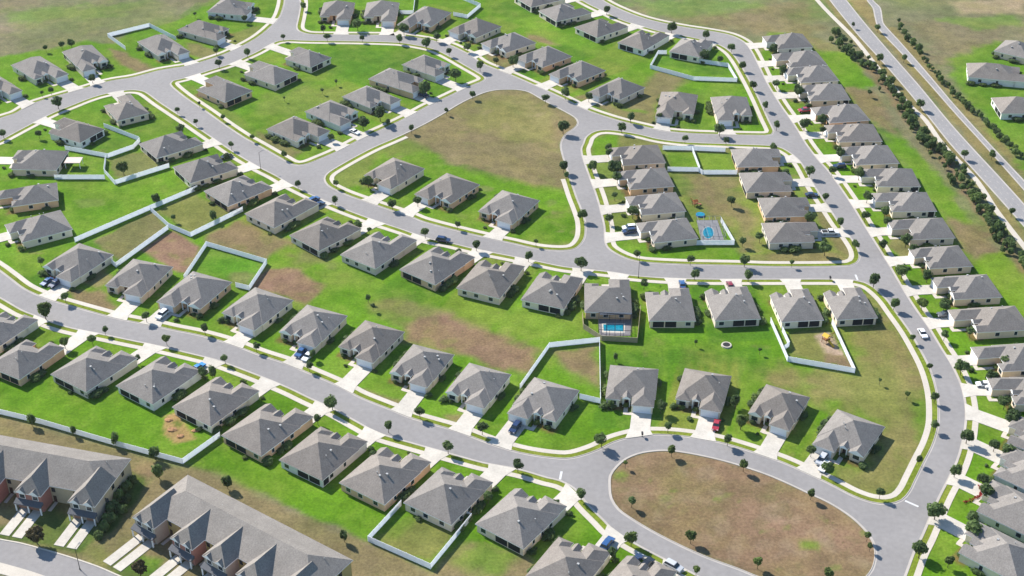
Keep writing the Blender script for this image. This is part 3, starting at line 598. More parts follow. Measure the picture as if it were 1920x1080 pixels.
HW = {(h['row'], h['idx']): h for h in HOUSES}
def HL_(h, x, y): return h['mid'] + h['r2']*x + h['f2']*y

# ------------------------------------------------------------------ paint the lots, then the bare patches, then lay the ground
for h in HOUSES:
    rr = random.Random(h['idx']*13 + sum(map(ord, h['row']))); c = rr.choice([(116, 160, 44), (92, 140, 34), (126, 152, 54), (80, 126, 34), (106, 154, 36), (138, 146, 66)])
    y0, y1 = -h['d']/2 - rr.uniform(7, 14), min(h['gfy'] + (h['t'] or 8) - 1.5, h['d']/2 + 9); x0, x1 = -h['w']/2 - rr.uniform(1, 3), h['w']/2 + rr.uniform(1, 3)
    if h['row'] not in ('F',): paint([HL_(h, x0, y0), HL_(h, x1, y0), HL_(h, x1, y1), HL_(h, x0, y1)], c, .5, rr.uniform(.4, .75))
    if rr.random() < .4:
        n_ = 6; 
        for k in range(n_):
            xa = x0 + (x1 - x0)*k/n_; xb = x0 + (x1 - x0)*(k + .5)/n_; paint([HL_(h, xa, y0), HL_(h, xb, y0), HL_(h, xb, -h['d']/2), HL_(h, xa, -h['d']/2)], (78, 124, 34), .4, .28)
for P, c, s, op in PATCH: paint(P, c, s, op)
for a_ in SCUFF: scuffs(*a_)
for h in HOUSES:
    rr = random.Random(h['idx']*17 + sum(map(ord, h['row'])))
    if rr.random() < .7:
        xa, xb = sorted((h['bx'] - h['sgn']*2.4, h['ec'] + h['sgn']*1.2)); paint([HL_(h, xa, h['Y1']), HL_(h, xb, h['Y1']), HL_(h, xb, h['bfy'] + 1.6), HL_(h, xa, h['bfy'] + 2.0)], (120,88,66), .45, .8)
for k in range(9):                                                 # mown stripes
    x = 1255 + k*22
    paint([(x, 655), (x+9, 655), (x+4, 712), (x-6, 712)], (78,128,30), .5, .55)
hv = (vnoise(XX, YY, 16, 21)*.5 + vnoise(XX, YY, 6, 22)*.3 + vnoise(XX, YY, 2.4, 23)*.2 - .5)*2
cols[:, 0] *= np.clip(1 + .30*hv, .65, 1.45); cols[:, 1] *= np.clip(1 + .20*hv, .7, 1.3); cols[:, 2] *= np.clip(1 + .35*hv, .6, 1.6)
faces = np.arange((NX-1)*(NY-1)); iy, ix = faces//(NX-1), faces % (NX-1); b0 = iy*NX + ix
quads = np.stack([b0, b0+1, b0+NX+1, b0+NX], 1)
me = bpy.data.meshes.new('ground'); me.vertices.add(NX*NY); me.vertices.foreach_set('co', np.stack([XX, YY, np.zeros_like(XX)], 1).ravel())
me.loops.add(quads.size); me.loops.foreach_set('vertex_index', quads.ravel()); me.polygons.add(len(quads)); me.polygons.foreach_set('loop_start', np.arange(len(quads))*4)
me.update(calc_edges=True); me.validate()
ca = me.color_attributes.new('cover', 'FLOAT_COLOR', 'POINT'); ca.data.foreach_set('color', np.concatenate([cols, np.ones((len(cols), 1))], 1).ravel())
me.materials.append(M_GROUND); tag(link('ground', me), kind='structure')

# ------------------------------------------------------------------ trees and shrubs
def crown_mesh(name, seed, mats, lobes=7, leaves=620, flat=0.85, tall=1.0, leaf=0.17):
    r = random.Random(seed); vs, fs = [], []
    L = [(Vector((0, 0, 0)), 0.62)]
    for k in range(lobes):
        a = r.uniform(0, 6.283); e = r.uniform(-.5, 1.0); q = r.uniform(.38, .62)
        L.append((Vector((math.cos(a)*math.cos(e)*q, math.sin(a)*math.cos(e)*q, math.sin(e)*q*flat)), r.uniform(.28, .46)))
    bm = bmesh.new()
    for c, s in L[:5]:
        g_ = bmesh.ops.create_icosphere(bm, subdivisions=1, radius=s*.62, matrix=Matrix.Translation(c))
        for v in g_['verts']: v.co += (v.co - c)*r.uniform(-.25, .12)
    vs = [v.co.copy() for v in bm.verts]; bm.verts.index_update(); fs = [tuple(v.index for v in f.verts) for f in bm.faces]; bm.free()
    wts = [s*s for _, s in L]
    for _ in range(leaves):
        c, s = r.choices(L, wts)[0]
        d = Vector((r.gauss(0, 1), r.gauss(0, 1), r.gauss(0, 1))).normalized()
        p = c + d*s*r.uniform(.7, 1.12); p.z *= 1
        n = (d + Vector((r.uniform(-1, 1), r.uniform(-1, 1), r.uniform(-.4, 1)))*.8).normalized(); t = n.orthogonal().normalized(); b = n.cross(t)
        ang = r.uniform(0, 6.28); t, b = t*math.cos(ang) + b*math.sin(ang), b*math.cos(ang) - t*math.sin(ang)
        l = leaf*r.uniform(.6, 1.3); k = len(vs); vs += [p - t*l, p - b*l*.6, p + t*l, p + b*l*.6]; fs.append((k, k+1, k+2, k+3))
    me = bpy.data.meshes.new(name); me.from_pydata([(v.x, v.y, v.z*tall) for v in vs], [], fs)
    for m in mats: me.materials.append(m)
    return me
def trunk_mesh(name, seed, h=1.0):
    r = random.Random(seed); b = MB(); p = Vector((0, 0, 0)); q = Vector((r.uniform(-.04, .04), r.uniform(-.04, .04), .55))
    b.tube(p, q, .075, .055)
    for k in range(4):
        a = k*1.57 + r.uniform(-.4, .4); b.tube(q, q + Vector((math.cos(a)*.28, math.sin(a)*.28, .45)), .035, .012, 5)
    b.tube(q, q + Vector((0, 0, .5)), .05, .015, 5)
    o = b.build(name, M_TRUNK); me = o.data; bpy.data.objects.remove(o); return me
CR = {'dark': [crown_mesh('crown', s, [M_LEAF]) for s in (1, 2, 3, 4)], 'green': [crown_mesh('crown', s, [M_LEAFG], leaf=.19) for s in (11, 12, 13)],
      'hedge': [crown_mesh('crown', s, [M_LEAFH], lobes=10, leaves=760) for s in (21, 22, 23, 24)], 'ever': [crown_mesh('crown', s, [M_LEAF], tall=1.7, leaves=500) for s in (31, 32)],
      'bronze': [crown_mesh('crown', s, [M_LEAFB], leaf=.2) for s in (41,)]}
SHR = [crown_mesh('foliage', s, [m], lobes=6, leaves=340, flat=.5, tall=.8, leaf=.2) for s, m in ((51, M_LEAF), (52, M_LEAF), (53, M_LEAFG), (54, M_LEAFH))]
TRK = [trunk_mesh('trunk', s) for s in (61, 62, 63)]
USED = {}
def unique(label, alt):
    """label as is the first time, otherwise the next of the alternatives"""
    for l in [label] + alt:
        if l not in USED and len(l.split()) <= 16: USED[l] = 1; return l
    USED[label] = 1; return label
def near(px, py, n=4):
    return sorted(HOUSES, key=lambda h: math.hypot((h['px'][0]-px), 1.6*(h['px'][1]-py)))[:n]
def where(px, py, h):
    dx, dy = px - h['px'][0], (py - h['px'][1])*1.6
    if abs(dx) > abs(dy)*1.0: return 'right of' if dx > 0 else 'left of'
    return 'below' if dy > 0 else 'above'
def where2(px, py, h):
    dx, dy = px - h['px'][0], (py - h['px'][1])
    return ('lower ' if dy > 0 else 'upper ') + ('right of' if dx > 0 else 'left of')
def label_at(desc, px, py):
    hs = near(px, py); c = []
    for h in hs:
        c.append(f"{desc} {where(px, py, h)} the {h['ref']}")
        c.append(f"{desc} {where2(px, py, h)} the {h['ref']}")
    c += [x.replace(desc, 'second ' + desc) for x in c]
    return unique(c[0], c[1:])
def tree(px, py, r_px, kind='dark', desc=None, name='street_tree', group='street trees', label=None, zc=None, cat='tree'):
    s = scale_at(py); r = r_px/s
    zc = (1.35 + 1.15*r) if zc is None else zc
    p = G(px, py, zc)
    root = empty(name, (p.x, p.y, 0), random.uniform(0, 6.28)); rd = random
    c = link('crown', rd.choice(CR[kind]), root); c.location = (0, 0, zc); k = r*1.35; c.scale = (k*rd.uniform(.92, 1.08), k*rd.uniform(.92, 1.08), k*rd.uniform(.95, 1.2)); c.rotation_euler = (0, 0, rd.uniform(0, 6.28))
    t = link('trunk', rd.choice(TRK), root); t.scale = (max(.8, r), max(.8, r), zc*1.05)
    d0 = {'dark': 'dark green', 'green': 'bright green', 'ever': 'narrow evergreen', 'hedge': 'bushy green', 'bronze': 'bronze leaved'}[kind]
    if label is None: label = label_at(desc or (f"{'small ' if r < 1.0 else ('large ' if r > 1.75 else 'round ')}{d0} tree"), px, py)
    tag(root, label, cat, group); return root
T = """463,97,6 410,117,6 107,190,8 95,168,5 78,173,3 172,145,6 405,93,5 5,248,6 332,205,4 367,227,4 373,193,3 418,218,4 338,240,7 473,256,4 72,249,5 433,270,5 115,82,5 133,79,6 85,88,4 365,25,3 458,33,5
568,10,5 531,68,4 613,68,5 606,52,5 679,70,4 749,71,6 799,78,8 818,67,6 842,95,5 876,86,6 900,121,7 931,112,5 886,176,5 837,206,4 771,239,5 854,138,9 795,163,10 712,210,11 727,228,5 680,228,9 620,256,5 630,152,3 604,168,3 670,44,8 757,52,8 533,183,2
1138,17,6 1260,49,8 1324,63,6 1372,87,6 1392,121,6 1413,158,6 1435,196,6 1322,100,8 1350,110,5 1060,172,8 1023,182,6 1104,180,6 1183,218,7 1166,237,7 1236,202,5 1237,217,6 1285,258,5 1362,262,5 1350,240,9 1056,236,9 962,112,8
1457,155,6 1498,168,9 1450,90,8 1509,230,9 1542,222,7 1457,233,6 1543,242,5 1468,130,7 1631,172,4
230,313,9g 292,371,6e 400,403,6e 325,406,4 425,293,6 75,488,6 532,288,5 558,343,5 630,342,5 628,373,6 735,380,7 690,338,8 797,434,7 671,420,7 893,458,7 858,420,5 783,375,7 692,430,4
1057,310,8 1111,309,8 1153,312,11 1158,330,8 1140,275,6 1142,284,6 1092,400,8 1143,408,7 1153,365,5 1187,395,9 1062,327,5 1372,374,7 1195,475,6 1295,485,6 1397,485,9 1090,492,10 991,478,7 1303,512,7 1404,514,8 1425,442,7 1393,450,6 1005,452,4 1208,530,7
1450,275,6 1519,319,8 1472,324,7 1548,368,6 1576,415,7 1604,457,7 1577,285,8 1561,318,6 1612,323,9 1627,367,8 1623,403,7 1660,395,8 1665,414,7 1656,457,7 1700,448,9 1714,466,8 1693,506,11 1640,523,10 1740,515,9 1520,405,9 1548,463,10 1485,491,4
82,580,13g 121,555,7 196,617,5 273,591,7 311,634,7g 383,614,7 421,670,6 172,635,7 120,640,8g 257,670,5 397,695,7e 380,697,8 57,785,7e 136,805,5e
622,752,11 728,797,8 787,771,8 579,684,6 480,648,6 690,557,4e 699,573,4 595,783,7 585,662,6 904,800,9 1155,668,4e 1146,755,5 1240,760,9 1253,798,7 1390,788,11g 1380,750,9 1305,640,3 1425,655,3
1678,567,8 1712,632,5 1744,686,5 1754,743,7 1752,795,7 1730,567,9g 1771,570,10 1772,626,7 1804,686,11 1820,620,7 1860,705,10 1887,675,8 1885,752,10 1900,780,12 1702,738,5g 1650,712,3
214,822,7e 288,847,8e 296,882,9e 425,902,8e 65,1000,14b 260,1062,12b 840,836,9 645,1003,7e 700,852,7 915,930,8
1128,822,11 971,870,9 1090,924,9 1043,943,6 1260,843,7g 1173,867,4g 1395,870,8g 1185,938,7 1184,1008,10g 1296,1004,9g 1306,1067,6g 1422,1052,8g 1148,1035,8 1365,822,8
1522,924,7g 1651,922,7 1725,860,6 1792,880,9 1815,815,11 1866,832,9 1891,844,11 1844,896,10 1852,920,12 1756,955,14 1826,990,14 1726,1028,13 1780,1050,8g 1627,1003,6g 1632,1023,5g 1555,1073,8g 1522,843,8 1550,873,8"""
for tok in T.split():
    a, b, c = tok.split(','); k = {'g': 'green', 'e': 'ever', 'b': 'bronze'}.get(c[-1], 'dark'); c = c.rstrip('geb')
    tree(float(a), float(b), float(c), k)
for i, (x, y, r) in enumerate(sorted([(236,912,10),(222,930,11),(212,950,12),(205,970,11),(196,988,10),(247,898,8),(228,955,9),(186,1003,8),(238,935,8)], key=lambda q: q[1])):
    tree(x, y, r, random.choice(['dark', 'hedge']), label=f"dense dark bush in the shaded gap between the town house rows, {ORD[i+1]} from the top", name='bush', group='bushes between the town houses', zc=.85*r/scale_at(y), cat='bush')
# verge trees of the highway
for i, (x, y, r, w) in enumerate([(1600,45,3,'first small tree from the top'), (1647,50,5,'second tree from the top'), (1650,107,6,'third tree from the top'), (1696,107,5,'fourth tree from the top'), (1727,193,7,'fifth tree from the top'), (1810,287,6,'sixth tree from the top'), (1861,288,6,'seventh tree from the top'), (1898,395,5,'lowest tree')]):
    tree(x, y, r, 'dark', label=f"{w} standing on the grass beside the highway lanes", group='highway verge trees')
def hedgerow(line, n, wid, rmin, rmax, label, group):
    P = [Vector(p) for p in line]; L = [0]
    for i in range(len(P)-1): L.append(L[-1] + (P[i+1]-P[i]).length)
    for k in range(n):
        s = (k + random.uniform(-.3, .3))/n*L[-1]; s = min(max(s, 0), L[-1]-.01)
        i = max(j for j in range(len(L)-1) if L[j] <= s); p = P[i].lerp(P[i+1], (s-L[i])/(L[i+1]-L[i]))
        px, py = p.x + random.uniform(-wid, wid), p.y + random.uniform(-3, 3)
        r = random.uniform(rmin, rmax)
        tree(px, py, r*scale_at(py), random.choice(['hedge', 'hedge', 'hedge', 'dark', 'ever']), label=label, name='hedgerow_tree', group=group, zc=.8 + r*.9)
hedgerow([(1568,60),(1590,85),(1620,110),(1650,140),(1680,175),(1710,220),(1740,262),(1790,305),(1830,365),(1870,425),(1905,475),(1930,505)], 74, 11, .7, 1.75, 'bushy green tree in the dense hedgerow between the houses and the highway', 'near highway hedgerow')
hedgerow([(1572,70),(1625,118),(1680,180),(1740,266),(1830,370),(1905,480)], 60, 17, .5, 1.1, 'low scrubby bush in the dense hedgerow between the houses and the highway', 'near highway scrub')
hedgerow([(1686,40),(1690,58),(1718,85),(1740,120),(1765,150),(1790,172),(1820,200),(1850,230),(1885,262),(1925,300)], 42, 4, .6, 1.25, 'bushy green tree in the thin hedgerow on the far side of the highway', 'far highway hedgerow')
SHRUBS = []
def shrub(p, s, label, sy=1.0, rz=0):
    SHRUBS.append((p, s*1.35, label, sy, rz, random.randrange(4), random.uniform(.8, 1.1)))
for h in HOUSES:
    rr = random.Random(h['idx']*7 + sum(map(ord, h['row'])))
    if rr.random() < .85: shrub(HL_(h, h['bx'], h['bfy'] + .8), rr.uniform(.7, 1.1), f"dark shrub under the front window of the {h['ref']}", .7, h['rz'])
    if rr.random() < .8: shrub(HL_(h, h['ec'] + rr.uniform(-.3, .3)*1, h['Y1'] + 1.1 + rr.uniform(0, .8)), rr.uniform(.7, 1.15), f"shrub by the shaded entry of the {h['ref']}", 1, 1)
    if rr.random() < .75: shrub(HL_(h, h['X1'] + .9, rr.uniform(h['Y0'] + 2, h['Y1'] - 2)), rr.uniform(1.0, 1.6), f"shrub along the right side wall of the {h['ref']}", 1.7, h['rz'])
    if rr.random() < .75: shrub(HL_(h, h['X0'] - .9, rr.uniform(h['Y0'] + 2, h['Y1'] - 2)), rr.uniform(.8, 1.2), f"shrub along the left side wall of the {h['ref']}", 1.7, h['rz'])
    for k, nm in enumerate(('second', 'third', 'fourth')):
        if rr.random() < .55: shrub(HL_(h, h['X1'] + rr.uniform(.8, 1.3), h['Y0'] + (h['Y1'] - h['Y0'])*(.12 + .26*k + rr.uniform(-.06, .06))), rr.uniform(.9, 1.5), f"{nm} shrub along the right side wall of the {h['ref']}", 1.4, h['rz'])
    if rr.random() < .5: shrub(HL_(h, h['bx'] - h['sgn']*2.2, h['bfy'] + .9), rr.uniform(.9, 1.5), f"shrub at the outer front corner of the {h['ref']}", 1)
    if rr.random() < .4: shrub(HL_(h, h['ec'] - h['sgn']*.8, h['gfy'] + rr.uniform(2.0, 3.4)), rr.uniform(.5, .9), f"shrub beside the front path of the {h['ref']}", 1)
    if rr.random() < .35: shrub(HL_(h, rr.uniform(h['X0'], h['X1']), h['Y0'] - 1.0), rr.uniform(.5, .9), f"shrub against the back wall of the {h['ref']}", 1.3, h['rz'])
    if rr.random() < .5: shrub(HL_(h, h['gc'] + h['sgn']*(h['gd'] + 1.3), h['gfy'] + .6), rr.uniform(.6, 1.0), f"shrub at the garage corner of the {h['ref']}", 1)

SHRUBS.sort(key=lambda q: -(2.2 if q[0].y < 420 else 1.0)*q[1]*240/q[0].y)
for p, sz, label, sy, rz, k, q in SHRUBS[:295]:
    o = link('shrub', SHR[k]); o.location = (p.x, p.y, sz*.42); o.scale = (sz, sz*sy, sz*q); o.rotation_euler = (0, 0, rz)
    tag(o, label, 'shrub', 'foundation shrubs beside the houses')
sv, sf, smi, kk = [], [], [], 0                                     # the many small far ones
for p, sz, label, sy, rz, k, q in SHRUBS[295:]:
    M = Matrix.Translation((p.x, p.y, sz*.42)) @ Matrix.Rotation(rz, 4, 'Z') @ Matrix.Diagonal((sz, sz*sy, sz*q, 1)); me_ = SHR[k]
    sv += [tuple(M @ v.co) for v in me_.vertices]; sf += [tuple(i + kk for i in f.vertices) for f in me_.polygons]; smi += [min(k, 2) if k != 2 else 1]*len(me_.polygons); kk += len(me_.vertices)
me_ = bpy.data.meshes.new('shrub_planting'); me_.from_pydata(sv, [], sf)
for m in (M_LEAF, M_LEAFG, M_LEAFH): me_.materials.append(m)
me_.polygons.foreach_set('material_index', smi); tag(link('shrub_planting', me_), 'small dark shrubs planted along the walls of the distant houses', 'shrubs', kind='stuff')

# ------------------------------------------------------------------ fences
def fence(pts, label, m=M_FENCE, hgt=1.85, group='white vinyl yard fences'):
    P = [G(x, y, hgt/2).to_2d() for x, y in pts]
    root = empty('yard_fence', (P[0].x, P[0].y, 0)); o = P[0]
    for i in range(len(P)-1):
        a, b = P[i] - o, P[i+1] - o; L = (b-a).length; d = (b-a)/L; n = Vector((-d.y, d.x))
        mb = MB()
        def bx(s0, s1, w, z0, z1):
            q = [a + d*s0 - n*w, a + d*s1 - n*w, a + d*s1 + n*w, a + d*s0 + n*w]
            mb.add([(*v, z0) for v in q] + [(*v, z1) for v in q], [(0,3,2,1),(4,5,6,7),(0,1,5,4),(1,2,6,5),(2,3,7,6),(3,0,4,7)])
        k = max(1, round(L/2.4))
        for j in range(k):
            s0, s1 = L*j/k + .07, L*(j+1)/k - .07
            bx(s0, s1, .03, .06, hgt - .1); bx(s0, s1, .05, hgt - .1, hgt); bx(s0, s1, .05, .04, .16)
        for j in range(k + 1):
            if j == 0 and i > 0: continue
            s = min(max(L*j/k, .03), L - .03) if 0 < j < k else L*j/k
            bx(s - .068, s + .068, .068, -.1, hgt + .08)
        mb.build('fence_panel', m, root)
    tag(root, label, 'fence', group); return root
fence([(235,90),(202,66),(280,47),(330,72)], 'white fence around the upper left yard beside the open field')
fence([(195,235),(260,260)], 'short white fence between two left houses below the top street')
fence([(122,277),(202,292),(250,275),(262,262)], 'white fence behind the patio cover yard on the left')
fence([(198,296),(195,320),(215,342),(317,310)], 'white fence wrapping the small yard with a round tree on the left')
fence([(102,332),(196,332)], 'short straight white fence below the patio cover')
fence([(370,352),(282,389),(140,450)], 'long diagonal white fence across the left lawn')
fence([(282,392),(317,423),(357,440),(455,392)], 'white fence around the dry yard left of the middle houses')
fence([(315,426),(217,497),(200,483)], 'white fence beside the brown yard on the left')
fence([(345,520),(387,457),(500,490),(467,540),(442,534)], 'white fence enclosing the bright green square yard')
fence([(-60,760),(0,772),(75,790),(140,809),(212,830),(342,865),(412,815)], 'long white fence between the lower lawns and the town houses')
fence([(752,943),(690,1010),(807,1062),(884,968),(872,962)], 'white fence enclosing the yard near the bottom centre')
fence([(975,725),(1030,647),(1124,637),(1126,752),(1087,743)], 'tall white fence enclosing the half brown yard in the middle')
fence([(1092,590),(1094,612),(1128,634),(1195,638),(1201,577)], 'tan board fence around the rectangular swimming pool', M_TANF, 1.85, 'tan fences')
fence([(1445,600),(1477,673),(1603,695),(1560,603)], 'white fence enclosing the play yard on the right')
fence([(1467,617),(1480,645),(1471,652)], 'short inner white fence in the corner of the play yard')
fence([(1352,412),(1377,455),(1222,455)], 'white fence around the house with the round pool')
fence([(1243,277),(1297,278),(1360,281)], 'white fence along the top of the two small fenced yards')
fence([(1298,279),(1312,316)], 'white dividing fence between the two small fenced yards')
fence([(1252,317),(1310,318),(1317,323),(1382,323)], 'white fence along the bottom of the two small fenced yards')
fence([(1250,98),(1234,98),(1219,125),(1300,147),(1382,150),(1365,122),(1310,114)], 'white fence around the long yard at the top right')
fence([(750,23),(775,23),(779,-12)], 'white fence between the top edge yards, left one')
fence([(850,26),(876,31),(901,10),(862,-6)], 'angled white fence near the top edge, right one')

# ------------------------------------------------------------------ cars
CARC = {'white': (0.75, .75, .76), 'silver': (.42, .43, .45), 'dark blue': (.012, .025, .075), 'blue': (.025, .075, .20), 'bright blue': (.04, .20, .46), 'black': (.012, .012, .014), 'red': (.30, .02, .03), 'grey': (.12, .125, .135), 'dark red': (.20, .012, .018)}
for k, c in CARC.items(): mat('car paint ' + k, c, 0, 1, .25, spec=.5, coat=.6)
def car(p2, ang, colour, label, kind='sedan'):
    root = empty('parked_car', (p2.x, p2.y, .145), ang); m = MATS['car paint ' + colour]      # local +y forward
    Ld, W, Hh = {'sedan': (4.6, 1.82, 1.42), 'suv': (4.8, 1.95, 1.78), 'pickup': (5.6, 2.0, 1.85)}[kind]
    h = Ld/2; hb = Hh*.56
    prof = {'sedan': [(-h,.35),(-h,.85),(-h+.5,hb+.1),(h-1.3,hb+.08),(h-.12,hb-.12),(h,.5),(h-.05,.3)],
            'suv': [(-h,.4),(-h,.95),(-h+.1,hb+.08),(h-1.1,hb+.08),(h-.1,hb-.08),(h,.55),(h-.05,.35)],
            'pickup': [(-h,.5),(-h,1.05),(-h+.05,1.1),(h-1.2,1.12),(h-.1,1.0),(h,.6),(h-.05,.42)]}[kind]
    b = MB(); n = len(prof); ws = [W/2 if .1 < i < n-1 else W/2*.94 for i in range(n)]
    vs = [(-w, y, z) for (y, z), w in zip(prof, ws)] + [(w, y, z) for (y, z), w in zip(prof, ws)]
    b.add(vs, [(i, (i+1) % n, n + (i+1) % n, n + i) for i in range(n)] + [tuple(range(n))[::-1], tuple(range(n, 2*n))])
    y0, y1, r0, r1 = {'sedan': (-h+.55, h-1.35, -h+1.2, h-2.0), 'suv': (-h+.12, h-1.2, -h+.5, h-1.9), 'pickup': (-h+2.1, h-1.25, -h+2.3, h-1.9)}[kind]
    zb = prof[2][1] - .02 if kind != 'pickup' else 1.09
    if kind == 'pickup': pass
    w0, w1 = W/2 - .06, W/2 - .24
    cab = [(-w0,y0,zb),(w0,y0,zb),(w0,y1,zb),(-w0,y1,zb),(-w1,r0,Hh-.05),(w1,r0,Hh-.05),(w1,r1,Hh-.05),(-w1,r1,Hh-.05)]
    b.add([(-w1-.02,r0-.03,Hh-.05),(w1+.02,r0-.03,Hh-.05),(w1+.02,r1+.03,Hh-.05),(-w1-.02,r1+.03,Hh-.05),(-w1+.08,r0+.1,Hh),(w1-.08,r0+.1,Hh),(w1-.08,r1-.1,Hh),(-w1+.08,r1-.1,Hh)],
          [(0,3,2,1),(4,5,6,7),(0,1,5,4),(1,2,6,5),(2,3,7,6),(3,0,4,7)])
    b.build('body', m, root)
    MB().add(cab, [(0,1,5,4),(1,2,6,5),(2,3,7,6),(3,0,4,7),(4,5,6,7)]).build('window', M_GLASS, root)
    if kind == 'pickup': MB().box(-W/2+.15, W/2-.15, -h+.12, y0-.1, 1.06, 1.125).build('load_bed', M_TYRE, root)
    for sx in (-1, 1):
        for yy in (-h + .9, h - .9):
            wb = MB().tube((sx*(W/2-.2), yy, .33), (sx*(W/2+.01), yy, .33), .33, n=12).build('wheel', M_TYRE, root)
            MB().tube((sx*(W/2-.05), yy, .33), (sx*(W/2+.025), yy, .33), .2, n=10).build('rim', M_RIM, wb)
        MB().box(sx*W*.36-.2, sx*W*.36+.2, h-.08, h+.02, .62, .78).build('headlight', M_LAMP, root)
        MB().box(sx*W*.38-.16, sx*W*.38+.16, -h-.02, -h+.06, .72, .88).build('tail_light', M_TAIL, root)
    tag(root, label, 'car', 'cars on the streets and driveways'); return root
def car_px(px, py, colour, label, kind='sedan', hd=None, flip=False, dz=.7):
    p = G(px, py, dz).to_2d()
    if hd is None:
        h = min(HOUSES, key=lambda h: (HL_(h, h['gc'], h['gfy'] + 3) - p).length); ang = h['rz'] + (math.pi if flip else 0)
    else:
        q = G(px + hd[0], py + hd[1], dz).to_2d() - p; ang = math.atan2(q.y, q.x) - math.pi/2
    return car(p, ang, colour, label, kind)
for a in [
 (1730,625,'white','white sedan driving along the right hand street','sedan',(10,16)),
 (1510,207,'red','bright red pickup on a driveway near the top of the right hand street','pickup',None),
 (304,590,'white','white suv on the driveway above the left part of the curving street','suv',None),
 (372,688,'bright blue','bright blue car parked beside a garage below the curving street','sedan',None),
 (566,660,'blue','blue pickup parked left of a white car on a shaded driveway','pickup',None),
 (577,668,'white','white sedan parked beside the blue pickup on a shaded driveway','sedan',None),
 (1139,1019,'blue','blue suv on the driveway below the oval at the bottom','suv',None),
 (1193,1050,'dark blue','dark blue sedan on the lowest driveway left of another dark car','sedan',None),
 (1213,1058,'black','black suv on the lowest driveway beside a dark blue sedan','suv',None),
 (1263,1062,'silver','silver suv parked at the kerb at the bottom of the oval street','suv',(30,16)),
 (1343,797,'red','red sedan on the driveway facing the oval','sedan',None),
 (1541,862,'silver','silver suv on the driveway nearest the oval corner','suv',None),
 (1546,874,'white','white sedan behind the silver suv near the oval corner','sedan',None),
 (88,528,'blue','blue sedan on the driveway at the left edge','sedan',None),
 (104,532,'dark blue','dark blue suv beside a blue sedan at the left edge','suv',None),
 (588,375,'blue','blue suv on the driveway above a middle lawn house, upper of two','suv',None),
 (598,383,'dark blue','dark blue sedan beside the blue suv, lower of two','sedan',None),
 (831,450,'dark blue','dark blue suv parked across the pavement above the middle row','suv',(20,3)),
 (1180,427,'white','white suv beside the house with the round pool','suv',None),
 (1180,434,'dark blue','dark blue suv in front of the white suv by the round pool house','suv',None),
 (1574,312,'dark blue','dark blue suv on a driveway off the right hand street','suv',None),
 (1556,436,'white','white pickup on the lowest right driveway of the pool block','pickup',None),
 (1522,365,'dark blue','dark blue sedan on a right driveway of the pool block','sedan',None),
 (1772,590,'grey','grey van like suv on a driveway right of the white moving sedan','suv',None),
 (1845,720,'white','white sedan on a driveway at the lower right','sedan',None),
 (1862,724,'silver','silver suv beside the white sedan at the lower right','suv',None),
 (665,247,'white','white sedan on a driveway right of the upper lawn','sedan',None),
 (793,178,'dark blue','dark blue pickup on a driveway right of the upper lawn','pickup',None),
 (966,802,'dark blue','dark blue suv in the shade left of the tall white fence','suv',None),
 (425,293,'black','black sedan near the kerb in the upper left','sedan',None),
 (1279,533,'blue','blue sedan above the first axis aligned house right of the pool','sedan',None),
 (1369,535,'dark red','dark red sedan on a driveway above the middle row','sedan',None),
 (853,62,'silver','silver sedan on a driveway of the top winding street','sedan',None),
]: car_px(*a)

# ------------------------------------------------------------------ pools, patio, play things, lamps
def w2(px, py): return G(px, py).to_2d()
def quad_sheet(mb, pts, z, mi=0):
    mb.add([(*w2(*p), z) for p in pts], [tuple(range(len(pts)))], mi)
pr = empty('swimming_pool', (*w2(1150,612), 0)); o = w2(1150,612)
def loc(px, py): q = w2(px, py) - o; return (q.x, q.y)
def poly(name, pts, z, m, parent, z0=-.05, close=True):
    P = [loc(*p) for p in pts]
    if sum(P[i][0]*P[(i+1) % len(P)][1] - P[(i+1) % len(P)][0]*P[i][1] for i in range(len(P))) < 0: P = P[::-1]
    n = len(P); return MB().add([(*p, z) for p in P] + [(*p, z0) for p in P], [tuple(range(n))] + [(i+n, (i+1) % n + n, (i+1) % n, i) for i in range(n)]).build(name, m, parent)
poly('pool_deck', [(1122,590),(1184,590),(1182,630),(1124,630)], .12, mat('mid grey pavers', alb(150,146,150), .12, 1), pr)  # deck pavers in one slightly mottled mid grey
poly('coping', [(1128,607),(1172,607),(1171,625),(1129,624)], .16, M_CONC, pr); poly('water', [(1131,609),(1169,609),(1168,622),(1132,621)], .17, M_WATER, pr)
poly('covered_lanai', [(1124,586),(1184,586),(1183,603),(1124,603)], 2.6, mat('dark screen roof', alb(98,104,116), .12, .8), pr, 2.45)
tag(pr, 'rectangular turquoise swimming pool behind a house in the middle row', 'swimming pool', 'backyard pools')
o = w2(1327,437); pr = empty('swimming_pool', (*o, 0))
poly('pool_deck', [(1306,413),(1345,413),(1358,450),(1315,452)], .10, mat('grey pavers', alb(150,150,155), .1, 1), pr)
el = lambda a, b: [(1328 + a*math.cos(t*math.pi/10), 437 + b*math.sin(t*math.pi/10)) for t in range(20)]
poly('coping', el(11.6, 12.4), .14, mat('grey coping', alb(172,176,180), .1, 1), pr); poly('water', el(9.8, 10.6), .15, M_WATER, pr)
tag(pr, 'oval turquoise swimming pool inside the white fence of the pool block', 'swimming pool', 'backyard pools')
